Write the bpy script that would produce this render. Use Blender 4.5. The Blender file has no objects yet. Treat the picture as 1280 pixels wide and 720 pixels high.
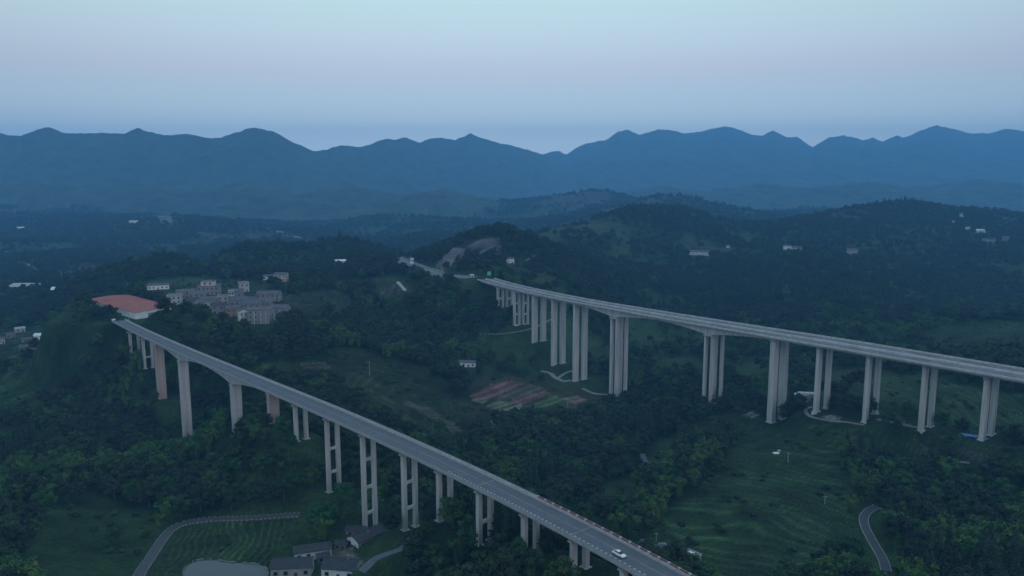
import bpy, math, random
import numpy as np

# ------------------------------------------------------------------ camera, world, sun, exposure
SC = bpy.context.scene
COL = SC.collection
CZ = 240.0                                   # flying height above the datum
F, PITCH = 995.0, math.radians(8.9)          # focal length in photograph pixels (1280 wide), downward tilt
cP, sP = math.cos(PITCH), math.sin(PITCH)
cd = bpy.data.cameras.new('camera'); cam = bpy.data.objects.new('camera', cd); COL.objects.link(cam)
cam.location = (0, 0, CZ); cam.rotation_euler = (math.pi / 2 - PITCH, 0, 0)
cd.sensor_width = 36.0; cd.lens = 36.0 * F / 1280.0; cd.clip_start = 1.0; cd.clip_end = 60000.0
SC.camera = cam

SUN_EL, SUN_AZ = math.radians(1.0), math.radians(148)      # afterglow low in the sky behind and right of the camera
W = bpy.data.worlds.new("World"); SC.world = W; W.use_nodes = True
nt = W.node_tree; bg = nt.nodes['Background']; L = nt.links.new
sky = nt.nodes.new('ShaderNodeTexSky'); sky.sky_type = 'NISHITA'; sky.sun_disc = False
sky.sun_elevation = SUN_EL; sky.sun_rotation = SUN_AZ
tc = nt.nodes.new('ShaderNodeTexCoord'); sx = nt.nodes.new('ShaderNodeSeparateXYZ'); L(tc.outputs['Generated'], sx.inputs[0])
rp = nt.nodes.new('ShaderNodeValToRGB'); L(sx.outputs['Z'], rp.inputs[0])
STOPS = [(0.0, (1.0, 1.20, 1.26)), (0.025, (.88, 1.10, 1.16)), (0.044, (.75, .98, 1.07)), (0.085, (.60, .78, .92)), (0.108, (.61, .71, .86)), (0.15, (.62, .79, .90)),
         (0.20, (.60, .86, .90)), (0.40, (.56, .82, .98)), (1.0, (.46, .72, .98))]
el = rp.color_ramp.elements
el[0].position, el[0].color = STOPS[0][0], (*STOPS[0][1], 1)
el[1].position, el[1].color = STOPS[-1][0], (*STOPS[-1][1], 1)
for p, c in STOPS[1:-1]:
    e = el.new(p); e.color = (*c, 1)
ad = nt.nodes.new('ShaderNodeMix'); ad.data_type = 'RGBA'; ad.blend_type = 'ADD'; ad.inputs[0].default_value = 0.06
az = nt.nodes.new('ShaderNodeMapRange'); az.inputs[1].default_value = .80; az.inputs[2].default_value = 1.0; az.inputs[3].default_value = .80; az.inputs[4].default_value = 1.0
L(sx.outputs['Y'], az.inputs[0]); dim = nt.nodes.new('ShaderNodeVectorMath'); dim.operation = 'SCALE'; L(rp.outputs[0], dim.inputs[0]); L(az.outputs[0], dim.inputs['Scale'])
L(dim.outputs[0], ad.inputs[6]); L(sky.outputs[0], ad.inputs[7]); L(ad.outputs[2], bg.inputs[0])
bg.inputs[1].default_value = 1.0
sd = bpy.data.lights.new('sun', 'SUN'); sd.energy = 0.60; sd.angle = math.radians(40); sd.color = (1, .78, .86)
sun = bpy.data.objects.new('sun', sd); COL.objects.link(sun)
sun.rotation_euler = (math.radians(78), 0, math.pi - SUN_AZ)  # soft afterglow
SC.view_settings.view_transform = 'Standard'; SC.view_settings.look = 'None'
SC.view_settings.exposure = 0.0; SC.view_settings.gamma = 1.0
cy = SC.cycles
cy.max_bounces = 4; cy.diffuse_bounces = 2; cy.glossy_bounces = 2; cy.transmission_bounces = 1; cy.volume_bounces = 1
cy.use_denoising = True; cy.use_adaptive_sampling = True; cy.adaptive_threshold = 0.02
SC.render.filter_size = 1.7
HAZE_DENSITY, HAZE_COLOR = 0.00015, (.205, .56, 1.0, 1)

# ------------------------------------------------------------------ survey helpers: sight lines of the flight camera
def ray(px, py):
    u, v = (px - 640) / F, (360 - py) / F
    return np.array([u, cP + v * sP, v * cP - sP])
def at_y(px, py, y):
    r = ray(px, py) * (y / ray(px, py)[1]); r[2] += CZ; return r
def at_z(px, py, z):
    r = ray(px, py); r = r * ((z - CZ) / r[2]); r[2] += CZ; return r
def proj(x, y, z):
    z = z - CZ; d = y * cP - z * sP
    return 640 + F * x / d, 360 - F * (y * sP + z * cP) / d

def hash2(ix, iy, seed):
    n = (ix.astype(np.int64) * 374761393 + iy.astype(np.int64) * 668265263 + seed * 1274126177) & 0xFFFFFFFF
    n = ((n ^ (n >> 13)) * 1274126177) & 0xFFFFFFFF
    return ((n ^ (n >> 16)) & 0xFFFF) / 65535.0
def vnoise(x, y, seed=0):
    ix, iy = np.floor(x), np.floor(y); fx, fy = x - ix, y - iy
    fx = fx * fx * fx * (fx * (fx * 6 - 15) + 10); fy = fy * fy * fy * (fy * (fy * 6 - 15) + 10)
    a = hash2(ix, iy, seed); b = hash2(ix + 1, iy, seed); c = hash2(ix, iy + 1, seed); d = hash2(ix + 1, iy + 1, seed)
    return (a + (b - a) * fx) * (1 - fy) + (c + (d - c) * fx) * fy
def fbm(x, y, wl, oct=4, seed=0):
    s, amp, tot = 0, 1.0, 0
    for k in range(oct):
        c, sn = math.cos(k * 1.1 + .3), math.sin(k * 1.1 + .3)
        s = s + amp * (vnoise((x * c - y * sn) / wl + 17.3 * k, (x * sn + y * c) / wl - 9.1 * k, seed + k) - .5); tot += amp; amp *= .5; wl *= .5
    return s / tot * 2
def sstep(a, b, x):
    t = np.clip((x - a) / (b - a), 0, 1); return t * t * (3 - 2 * t)
def inpoly(x, y, poly):
    r = np.zeros(np.shape(x), bool); n = len(poly)
    for i in range(n):
        x1, y1 = poly[i][:2]; x2, y2 = poly[(i + 1) % n][:2]
        if y1 == y2: continue
        r ^= ((y1 > y) != (y2 > y)) & (x < (x2 - x1) * (y - y1) / (y2 - y1) + x1)
    return r

# ------------------------------------------------------------------ objects helpers
def tag(o, label=None, cat=None, group=None, kind=None):
    for k, v in (('label', label), ('category', cat), ('group', group), ('kind', kind)):
        if v: o[k] = v
    return o
ORG = {}
def thing(name, loc, label, cat, group=None):
    o = bpy.data.objects.new(name, None); COL.objects.link(o); o.location = [float(v) for v in loc]; o.empty_display_size = 1
    ORG[o.name] = np.array(loc, float)
    return tag(o, label, cat, group)
class MB:
    def __init__(s): s.v, s.f, s.m = [], [], []
    def add(s, v, f, mi=0):
        o = len(s.v); s.v += [tuple(float(c) for c in p) for p in v]; s.f += [tuple(i + o for i in q) for q in f]; s.m += [mi] * len(f); return s
    def hexa(s, p, mi=0):            # 8 points: four below, four above, same turn
        return s.add(p, [(3, 2, 1, 0), (4, 5, 6, 7), (0, 1, 5, 4), (1, 2, 6, 5), (2, 3, 7, 6), (3, 0, 4, 7)], mi)
    def box(s, c, ax, ay, z0, z1, mi=0, top=1.0):   # c centre xy, ax/ay half-axis vectors xy
        c, ax, ay = (np.array(q, float)[:2] for q in (c, ax, ay)); P = []
        for z, k in ((z0, 1.0), (z1, top)):
            for a, b in ((-1, -1), (1, -1), (1, 1), (-1, 1)):
                q = c + (ax * a + ay * b) * k; P.append((q[0], q[1], z))
        return s.hexa(P, mi)
    def sweep(s, rings, closed=True, cap=True, mi=0):
        n = len(rings[0]); o = []; V = [p for r in rings for p in r]
        for i in range(len(rings) - 1):
            for j in range(n if closed else n - 1):
                a = i * n + j; b = i * n + (j + 1) % n; o.append((a, b, b + n, a + n))
        if cap and closed: o += [tuple(range(n))[::-1], tuple(range((len(rings) - 1) * n, len(rings) * n))]
        return s.add(V, o, mi)
    def tube(s, p, q, r0, r1=None, n=8, mi=0):
        p, q = np.array(p, float), np.array(q, float); r1 = r0 if r1 is None else r1; d = q - p; d /= np.linalg.norm(d)
        a = np.cross(d, (0, 0, 1) if abs(d[2]) < .9 else (1, 0, 0)); a /= np.linalg.norm(a); b = np.cross(d, a)
        R = [[c + (a * math.cos(t) + b * math.sin(t)) * r for t in np.arange(n) * 2 * math.pi / n] for c, r in ((p, r0), (q, r1))]
        return s.sweep(R, mi=mi)
    def build(s, name, mat, parent=None, smooth=False, local=False):
        v = np.array(s.v); org = np.zeros(3)
        if parent is not None and not local: org = ORG[parent.name]; v = v - org
        me = bpy.data.meshes.new(name); me.from_pydata(v.tolist(), [], s.f)
        for m in (mat if isinstance(mat, (list, tuple)) else [mat]): me.materials.append(m)
        if any(s.m): me.polygons.foreach_set('material_index', s.m)
        if smooth: me.polygons.foreach_set('use_smooth', [True] * len(s.f))
        me.update(); o = bpy.data.objects.new(name, me); COL.objects.link(o)
        if parent is not None: o.parent = parent; ORG[o.name] = org
        else: ORG[o.name] = np.zeros(3)
        return o

# ------------------------------------------------------------------ materials
def mat(name, color, rough=.85, noise=0.25, scale=.6, color2=None, bump=0.0, rand=0.0, detail=5, metal=0, streak=False, spec=.3):
    m = bpy.data.materials.new(name); m.use_nodes = True; t = m.node_tree; b = t.nodes['Principled BSDF']; l = t.links.new
    b.inputs['Roughness'].default_value = rough; b.inputs['Metallic'].default_value = metal; b.inputs['Specular IOR Level'].default_value = spec
    g = t.nodes.new('ShaderNodeNewGeometry'); mp = t.nodes.new('ShaderNodeMapping'); l(g.outputs['Position'], mp.inputs[0])
    if streak: mp.inputs['Scale'].default_value = (1, 1, .08)
    n = t.nodes.new('ShaderNodeTexNoise'); n.inputs['Scale'].default_value = scale; n.inputs['Detail'].default_value = detail; l(mp.outputs[0], n.inputs[0])
    r = t.nodes.new('ShaderNodeValToRGB'); l(n.outputs[0], r.inputs[0])
    c2 = color2 or tuple(c * (1 - noise) for c in color)
    r.color_ramp.elements[0].position, r.color_ramp.elements[0].color = .36, (*c2, 1)
    r.color_ramp.elements[1].position, r.color_ramp.elements[1].color = .64, (*color, 1)
    out = r.outputs[0]
    if rand:
        oi = t.nodes.new('ShaderNodeObjectInfo'); h = t.nodes.new('ShaderNodeHueSaturation'); l(out, h.inputs['Color'])
        mr = t.nodes.new('ShaderNodeMapRange'); mr.inputs[3].default_value = 1 - rand; mr.inputs[4].default_value = 1 + rand; l(oi.outputs['Random'], mr.inputs[0]); l(mr.outputs[0], h.inputs['Value'])
        ml = t.nodes.new('ShaderNodeMath'); ml.operation = 'MULTIPLY'; ml.inputs[1].default_value = 7.13; l(oi.outputs['Random'], ml.inputs[0])
        fr = t.nodes.new('ShaderNodeMath'); fr.operation = 'FRACT'; l(ml.outputs[0], fr.inputs[0])
        m2 = t.nodes.new('ShaderNodeMapRange'); m2.inputs[3].default_value = .482; m2.inputs[4].default_value = .535; l(fr.outputs[0], m2.inputs[0]); l(m2.outputs[0], h.inputs['Hue'])
        out = h.outputs[0]
    l(out, b.inputs['Base Color'])
    if bump:
        bp = t.nodes.new('ShaderNodeBump'); bp.inputs['Strength'].default_value = bump; bp.inputs['Distance'].default_value = .2; l(n.outputs[0], bp.inputs['Height']); l(bp.outputs[0], b.inputs['Normal'])
    return m
M = dict(
    concrete=mat('concrete', (.54, .50, .475), .9, .30, .5, streak=True),
    concrete_new=mat('pale_concrete', (.56, .525, .50), .9, .28, .45, streak=True),
    concrete_red=mat('reddish_concrete', (.47, .36, .32), .9, .25, .35, streak=True),
    deck=mat('deck_concrete', (.34, .33, .32), .9, .2, .5),
    asphalt=mat('worn_asphalt', (.118, .122, .14), .8, .22, .25, spec=.4),
    asphalt_dark=mat('dark_asphalt', (.07, .07, .075), .8, .2, .5, spec=.4),
    asphalt_mid=mat('grey_asphalt', (.11, .11, .115), .8, .25, .3),
    wheel=mat('polished_asphalt', (.095, .10, .118), .7, .25, .3, spec=.5),
    paint=mat('road_paint', (.75, .75, .72), .7, .25, 1.5),
    worn_paint=mat('worn_paint', (.42, .42, .42), .8, .4, .8),
    red=mat('red_paint', (.20, .075, .072), .6, .2, 1.0),
    steel=mat('galvanised_steel', (.36, .37, .38), .5, .15, 1.0, metal=.4),
    track=mat('pale_track', (.27, .26, .24), .95, .35, .4),
    soil=mat('bare_soil', (.20, .13, .10), .95, .35, .3),
    white=mat('white_render', (.78, .77, .74), .8, .14, .6, streak=True),
    grey=mat('grey_render', (.24, .235, .25), .85, .25, .5, streak=True),
    palegrey=mat('pale_grey_render', (.42, .41, .41), .85, .22, .5, streak=True),
    pink=mat('pinkish_render', (.58, .46, .41), .85, .2, .5, streak=True),
    brick=mat('bare_brick', (.30, .20, .16), .9, .25, .6),
    slate=mat('dark_tile', (.060, .062, .070), .8, .35, .7, bump=.2),
    greyroof=mat('grey_roof', (.115, .115, .13), .85, .3, .4),
    redroof=mat('red_sheet_roof', (.40, .125, .095), .7, .22, .12),
    whitesheet=mat('white_sheet_metal', (.74, .76, .74), .6, .12, .2),
    glass=mat('dark_window', (.03, .035, .045), .25, .2, .5, spec=.5),
    door=mat('door_wood', (.10, .07, .05), .7, .2, 1.0),
    bluesheet=mat('blue_sheet', (.05, .17, .50), .6, .25, .8),
    green_sign=mat('green_sign', (.10, .45, .26), .5, .1, 1.0),
    bark=mat('bark', (.10, .08, .06), .95, .3, 2.0),
    leaf_dark=mat('leaf_dark', (.022, .042, .015), .7, .5, .45, rand=.30),
    leaf_mid=mat('leaf_mid', (.033, .086, .016), .7, .45, .45, rand=.28),
    leaf_pale=mat('leaf_pale', (.062, .128, .022), .7, .4, .45, rand=.22),
    leaf_conifer=mat('leaf_conifer', (.015, .038, .014), .7, .45, .45, rand=.25),
    rock=mat('quarried_rock', (.36, .33, .31), .95, .45, .05, bump=.5),
    carpaint=mat('white_car_paint', (.80, .80, .80), .25, .03, .5, spec=.5),
    tyre=mat('tyre_rubber', (.02, .02, .02), .9, .1, 2.0),
    lamp=mat('lamp_glass', (.7, .7, .7), .2, .05, 2.0),
)
wm = bpy.data.materials.new('pond_water'); wm.use_nodes = True; b = wm.node_tree.nodes['Principled BSDF']
b.inputs['Base Color'].default_value = (.07, .085, .08, 1); b.inputs['Roughness'].default_value = .12; b.inputs['IOR'].default_value = 1.33
n = wm.node_tree.nodes.new('ShaderNodeTexNoise'); n.inputs['Scale'].default_value = .5; bp = wm.node_tree.nodes.new('ShaderNodeBump'); bp.inputs['Strength'].default_value = .05
wm.node_tree.links.new(n.outputs[0], bp.inputs['Height']); wm.node_tree.links.new(bp.outputs[0], b.inputs['Normal'])

# ------------------------------------------------------------------ the two viaducts' lines (needed by the terrain)
LZ, RZ = CZ - 118.0, CZ - 115.0             # road level on the slimmer and on the wide viaduct
def edge_fit(pts, z, deg):
    q = np.array([at_z(*p, z) for p in pts]); return np.polynomial.Polynomial.fit(q[:, 1], q[:, 0], deg)
LP = edge_fit([(145, 405), (165, 416), (187, 426.5), (206, 434), (225, 442), (255, 454), (287, 469), (390, 518), (447, 545), (500, 570), (544, 587.5), (595, 609.5), (650, 635), (690, 654), (709, 667), (740, 685), (770, 702.5), (795, 719.5), (820, 738), (845, 758)], LZ, 3)
RP = edge_fit([(600, 351.5), (620, 356.5), (660, 366), (700, 373.5), (727, 380), (775, 390.5), (830, 400), (893, 410), (967, 422), (1021, 431), (1082, 442), (1152, 455), (1232, 468.5), (1278, 477)], RZ, 3)
class Line:                                  # a plan curve x = poly(y), measured from the edge nearest the camera
    def __init__(s, poly, ya, yb, flare):
        ys = np.linspace(ya, yb, 1500); xs = poly(ys); dx = poly.deriv()(ys)
        t = np.stack([-dx, -np.ones_like(ys)], 1); t /= np.linalg.norm(t, axis=1)[:, None]      # heading towards the camera
        s.p = np.stack([xs, ys], 1)[np.argsort(-ys)]; s.t = t[np.argsort(-ys)]; s.n = np.stack([-s.t[:, 1], s.t[:, 0]], 1)   # n points away from the camera
        s.k = np.interp(proj(s.p[:, 0], s.p[:, 1], CZ - 117)[0], *flare)      # the decks are narrower at the far end
        s.s = np.concatenate([[0], np.cumsum(np.linalg.norm(np.diff(s.p, axis=0), axis=1))])
    def at(s, d, off=0.0):
        i = np.clip(np.interp(d, s.s, np.arange(len(s.s))), 0, len(s.s) - 1); k = np.arange(len(s.s))
        P = np.array([np.interp(i, k, s.p[:, j]) for j in (0, 1)]); N = np.array([np.interp(i, k, s.n[:, j]) for j in (0, 1)]); T = np.array([np.interp(i, k, s.t[:, j]) for j in (0, 1)])
        return P + N * off * np.interp(i, k, s.k), T, N
    def station(s, px, off, z):              # where the line, off metres in, is seen at column px
        q = s.p + s.n * off * s.k[:, None]; x = proj(q[:, 0], q[:, 1], z)[0]; return float(np.interp(px, x, s.s))
LL = Line(LP, 150, 590, ([150, 230, 400], [.80, .85, 1.0])); RL = Line(RP, 330, 800, ([640, 725, 780, 890, 1030], [.72, .75, .84, .97, 1.09]))
LW = 12.0; RW = 12.6; RGAP = 0.8
L_PIERS = [  # column px of the pier middle, base py, kind
    (167, 447, 'frame'), (183.5, 460, 'frame'), (198, 498, 'wall'), (228, 564, 'wall'), (293.5, 539, 'wall'), (340.5, 528, 'wall'), (375, 550, 'frame'),
    (414.5, 613, 'frame'), (459.5, 661, 'frame'), (511, 660, 'frame'), (555.5, 648.5, 'frame'), (606, 678, 'frame'), (663, 690, 'frame'), (725, 712, 'frame'), (788, 745, 'frame')]
R_PIERS = [(625.5, 384, 383, 'frame'), (646, 406, 405, 'frame'), (668.5, 430, 426, 'wall'), (693, 459, 454, 'wall'), (720.5, 476, 474, 'wall'), (769, 501, 499, 'twin'),
    (887.5, 507, 504, 'twin'), (969, 527, 523, 'block'), (1025, 514, 510, 'wall'), (1087, 527, 517, 'wall'), (1157.5, 538, 533, 'wall'), (1235, 549, 543, 'frame_wall'), (1325, 560, 556, 'wall')]

# ------------------------------------------------------------------ terrain
CP = []   # control points: (u, ln y, height)
def cpt(px, py, y): q = at_y(px, py, y); CP.append((q[0] / q[1], math.log(q[1]), q[2]))
def cpz(px, y, z): CP.append(((px - 640) / F, math.log(y), CZ + z))
for px, py, kind in L_PIERS:
    d = LL.station(px, LW / 2, LZ - 2); p, _, _ = LL.at(d, LW / 2); q = at_y(px, py, p[1])
    CP.append((p[0] / p[1], math.log(p[1]), q[2] - .5))
for px, py, py2, kind in R_PIERS:
    d = RL.station(px, RW / 2, RZ - 2.5); p, _, _ = RL.at(d, RW / 2); q = at_y(px, py, p[1])
    CP.append((p[0] / p[1], math.log(p[1]), q[2] - .5))
for a in [  # left valley floor
    (-150, 760, 250), (-150, 600, 400), (-150, 470, 640), (-150, 400, 900), (-150, 340, 1500), (-150, 290, 2500),
    (0, 720, 285), (0, 640, 355), (0, 600, 405), (0, 540, 500), (0, 470, 640), (0, 430, 760), (0, 400, 900), (0, 360, 1180), (0, 335, 1500), (0, 300, 2200), (0, 270, 3200), (0, 252, 4400),
    (90, 720, 285), (90, 640, 360), (90, 560, 460), (90, 500, 570), (80, 440, 690), (70, 412, 800),
    (160, 720, 300), (160, 640, 370), (150, 560, 470), (140, 480, 590), (110, 350, 1200), (110, 300, 2200), (110, 265, 3400),
    (205, 672, 335), (217, 659, 345), (270, 650, 352), (375, 643, 352), (190, 695, 318), (270, 705, 310), (330, 708, 310), (230, 600, 420), (280, 590, 432), (340, 600, 418), (440, 700, 322), (480, 690, 325),
    (250, 760, 270), (500, 760, 275), (640, 760, 272), (900, 760, 265), (1100, 760, 258), (1300, 760, 250), (1450, 600, 380), (1450, 480, 560), (1450, 400, 850), (1450, 300, 1700),
    # shelf of the village, and hills behind it
    (110, 390, 625), (170, 404, 578), (230, 392, 628), (160, 372, 700), (280, 405, 592), (340, 408, 582), (260, 370, 722), (340, 378, 690), (340, 348, 850), (210, 365, 750),
    (150, 345, 930), (205, 328, 1000), (245, 336, 1000), (310, 306, 1160), (355, 318, 1120), (400, 306, 1240), (440, 304, 1290), (485, 322, 1240), (120, 358, 900),
    (250, 342, 980), (375, 322, 1100), (280, 318, 1120), (335, 302, 1180), (415, 300, 1260), (465, 312, 1260), (255, 338, 1080), (180, 332, 960), (225, 324, 1010),
    (198, 363, 735), (230, 368, 715), (100, 384, 655), (400, 345, 900), (450, 343, 920), (420, 328, 1040), (380, 385, 720), (400, 410, 650), (430, 440, 590), (480, 400, 760), (520, 370, 830), (450, 370, 820),
    (420, 470, 545), (480, 470, 580), (520, 500, 545), (450, 510, 490), (400, 560, 440), (560, 460, 620), (575, 420, 720), (600, 540, 500), (540, 560, 460),
    # between the viaducts
    (640, 490, 615), (580, 490, 600), (690, 500, 605), (740, 515, 590), (640, 520, 560), (700, 560, 490), (640, 590, 445), (760, 560, 500), (800, 600, 440), (750, 640, 388), (700, 620, 410), (820, 540, 530), (850, 640, 375), (800, 690, 330),
    (640, 700, 310), (560, 690, 318), (700, 700, 308), (590, 650, 352), (520, 640, 358),
    # mound at the far abutment, motorway bench and quarry hill
    (595, 352, 790), (560, 344, 800), (545, 360, 770), (530, 342, 850), (505, 327, 940), (570, 328, 900), (600, 322, 930), (600, 306, 1000), (620, 289, 1060), (580, 306, 1030), (545, 318, 1040), (650, 300, 1080), (640, 325, 960), (700, 320, 1050), (660, 350, 880), (700, 350, 900),
    (600, 395, 760), (620, 420, 710), (650, 430, 700),
    # behind the wide viaduct: valley then the long forest slope
    (760, 420, 800), (760, 370, 980), (760, 330, 1200), (760, 300, 1450), (700, 300, 1350), (690, 292, 1500), (800, 265, 1720), (770, 272, 1700), (830, 264, 1750), (870, 270, 1800), (900, 282, 1780), (940, 292, 1700),
    (850, 440, 760), (850, 400, 900), (860, 350, 1150), (860, 310, 1420), (930, 440, 740), (950, 400, 880), (960, 350, 1120), (960, 315, 1400),
    (1000, 285, 1720), (1040, 270, 1850), (1060, 265, 1900), (1100, 262, 1950), (1132, 254, 2000), (1165, 264, 1950), (1200, 274, 1900), (1240, 280, 1850), (1262, 273, 1900), (1300, 282, 1800),
    (1050, 440, 700), (1050, 400, 850), (1060, 350, 1100), (1060, 310, 1420), (1150, 440, 690), (1180, 403, 800), (1250, 398, 800), (1130, 415, 780), (1200, 380, 1050), (1200, 340, 1250), (1200, 310, 1500), (1280, 440, 640), (1280, 380, 1000), (1280, 320, 1400),
    # terraced hill and lower right
    (960, 545, 500), (900, 560, 460), (960, 590, 420), (900, 630, 375), (1000, 640, 362), (880, 690, 330), (1000, 700, 318), (1060, 580, 432), (1100, 633, 365), (1080, 645, 355), (1092, 680, 328), (1103, 700, 313), (1150, 570, 450), (1250, 570, 440), (1180, 620, 385), (1280, 620, 380), (1200, 690, 315), (1280, 700, 302),
    # hazy middle distance
    (250, 274, 2500), (290, 276, 2500), (215, 288, 2350), (345, 290, 2450), (190, 300, 2200), (340, 296, 2300), (250, 262, 3600), (380, 300, 2400), (400, 285, 2900), (500, 300, 2300), (480, 275, 3000), (540, 285, 2600), (420, 262, 3800), (540, 262, 3900),
    (600, 278, 3000), (650, 262, 3200), (700, 249, 3400), (745, 242, 3400), (790, 258, 3300), (800, 256, 2800), (822, 246, 2800), (860, 255, 2750), (900, 268, 2600), (950, 272, 2600), (1000, 272, 2900), (1100, 268, 3300), (1250, 270, 3300),
    ]: cpt(*a)
for a in [(260, 1350, -195), (350, 1400, -195), (215, 1200, -185), (400, 1450, -190), (470, 1450, -190), (160, 1150, -180), (310, 1350, -185), (310, 1500, -200), (420, 1600, -190), (210, 1300, -180), (620, 1300, -150), (620, 1600, -185), (800, 2200, -190), (950, 2150, -190), (1060, 2400, -190), (1200, 2300, -185), (720, 4300, -215), (830, 3800, -210), (1050, 4200, -215), (600, 4300, -215), (300, 4300, -215), (1400, 4300, -210), (-200, 4300, -215),
          (560, 2000, -190), (700, 1900, -190), (20, 5000, -220), (640, 5000, -220), (1280, 5000, -220)]: cpz(*a)
CP = np.array(CP)
_c2 = .05 ** 2
def _phi(a, b): return np.sqrt((a[:, None, 0] - b[None, :, 0]) ** 2 + (a[:, None, 1] - b[None, :, 1]) ** 2 + _c2)
A = CP[:, :2]; n = len(A); K = np.zeros((n + 3, n + 3)); K[:n, :n] = _phi(A, A) - np.eye(n) * 2e-3
Pm = np.column_stack([np.ones(n), A]); K[:n, n:] = Pm; K[n:, :n] = Pm.T
RBW = np.linalg.solve(K, np.concatenate([CP[:, 2], np.zeros(3)]))
PADS = []     # flattened spots: (x, y, radius, z)
RIBS = []     # road benches: (points Nx3, half width)
PIER_PADS = []
def Hraw(x, y):
    x, y = np.atleast_1d(np.asarray(x, float)), np.atleast_1d(np.asarray(y, float)); sh = x.shape; x, y = x.ravel(), y.ravel()
    yy = np.clip(y, 170, 5200); q = np.column_stack([np.clip(x / np.maximum(y, 60), -.95, .95), np.log(yy)]); out = np.empty(len(x))
    for i in range(0, len(x), 20000):
        e = q[i:i + 20000]; out[i:i + 20000] = _phi(e, A) @ RBW[:n] + RBW[n] + e @ RBW[n + 1:]
    a = sstep(550, 1500, y)
    out += fbm(x, y, 60, 4, 3) * 2.0 + fbm(x, y, 260, 4, 11) * 21 * a + fbm(x, y, 620, 4, 23) * 30 * sstep(1900, 3000, y)
    return out.reshape(sh)
def H(x, y):
    z = Hraw(x, y); x, y = np.atleast_1d(np.asarray(x, float)), np.atleast_1d(np.asarray(y, float))
    for (px, py, r, pz) in PADS:
        d = np.hypot(x - px, y - py); k = 1 - sstep(r, max(r * 1.7, r + (20 if r == 17 else 16)), d); z = z + (pz - z) * k
    for P, hw in RIBS:
        lo, hi = P.min(0) - 30, P.max(0) + 30; m = (x > lo[0]) & (x < hi[0]) & (y > lo[1]) & (y < hi[1])
        if m.any():
            xs, ys = x[m], y[m]; D = np.hypot(xs[:, None] - P[None, :, 0], ys[:, None] - P[None, :, 1]); i = D.argmin(1); d = D[np.arange(len(i)), i]
            k = 1 - sstep(hw + .5, hw * 2.2 + 3, d); zz = z[m]; z[m] = zz + (P[i, 2] - .22 - zz) * k
    return z
_ys = np.exp(np.linspace(math.log(200), math.log(5000), 700))
HF = Hraw        # ground before plots and benches; swapped for H once those exist
def hit(px, py):
    r = ray(px, py); pts = r[None, :] * (_ys / r[1])[:, None]; g = HF(pts[:, 0], pts[:, 1]); dz = pts[:, 2] + CZ - g
    i = int(np.argmax(dz < 0)); i = max(i, 1); t = dz[i - 1] / (dz[i - 1] - dz[i] + 1e-9); y = _ys[i - 1] + t * (_ys[i] - _ys[i - 1]); q = r * (y / r[1])
    return np.array([q[0], q[1], float(HF(q[0], q[1])[0])])
def spline(P, step):
    P = np.array(P, float); E = np.vstack([2 * P[0] - P[1], P, 2 * P[-1] - P[-2]]); o = []
    for i in range(1, len(E) - 2):
        m = max(2, int(np.linalg.norm(E[i + 1] - E[i]) / step)); t = (np.arange(m) / m)[:, None]
        o.append(.5 * (2 * E[i] + (E[i + 1] - E[i - 1]) * t + (2 * E[i - 1] - 5 * E[i] + 4 * E[i + 1] - E[i + 2]) * t ** 2 + (3 * E[i] - E[i - 1] - 3 * E[i + 1] + E[i + 2]) * t ** 3))
    return np.vstack(o + [E[-2:-1]])
def smooth_z(P, k=9):
    z = np.pad(P[:, 2], k, mode='edge'); P[:, 2] = np.convolve(z, np.ones(2 * k + 1) / (2 * k + 1), 'valid'); return P

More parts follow.
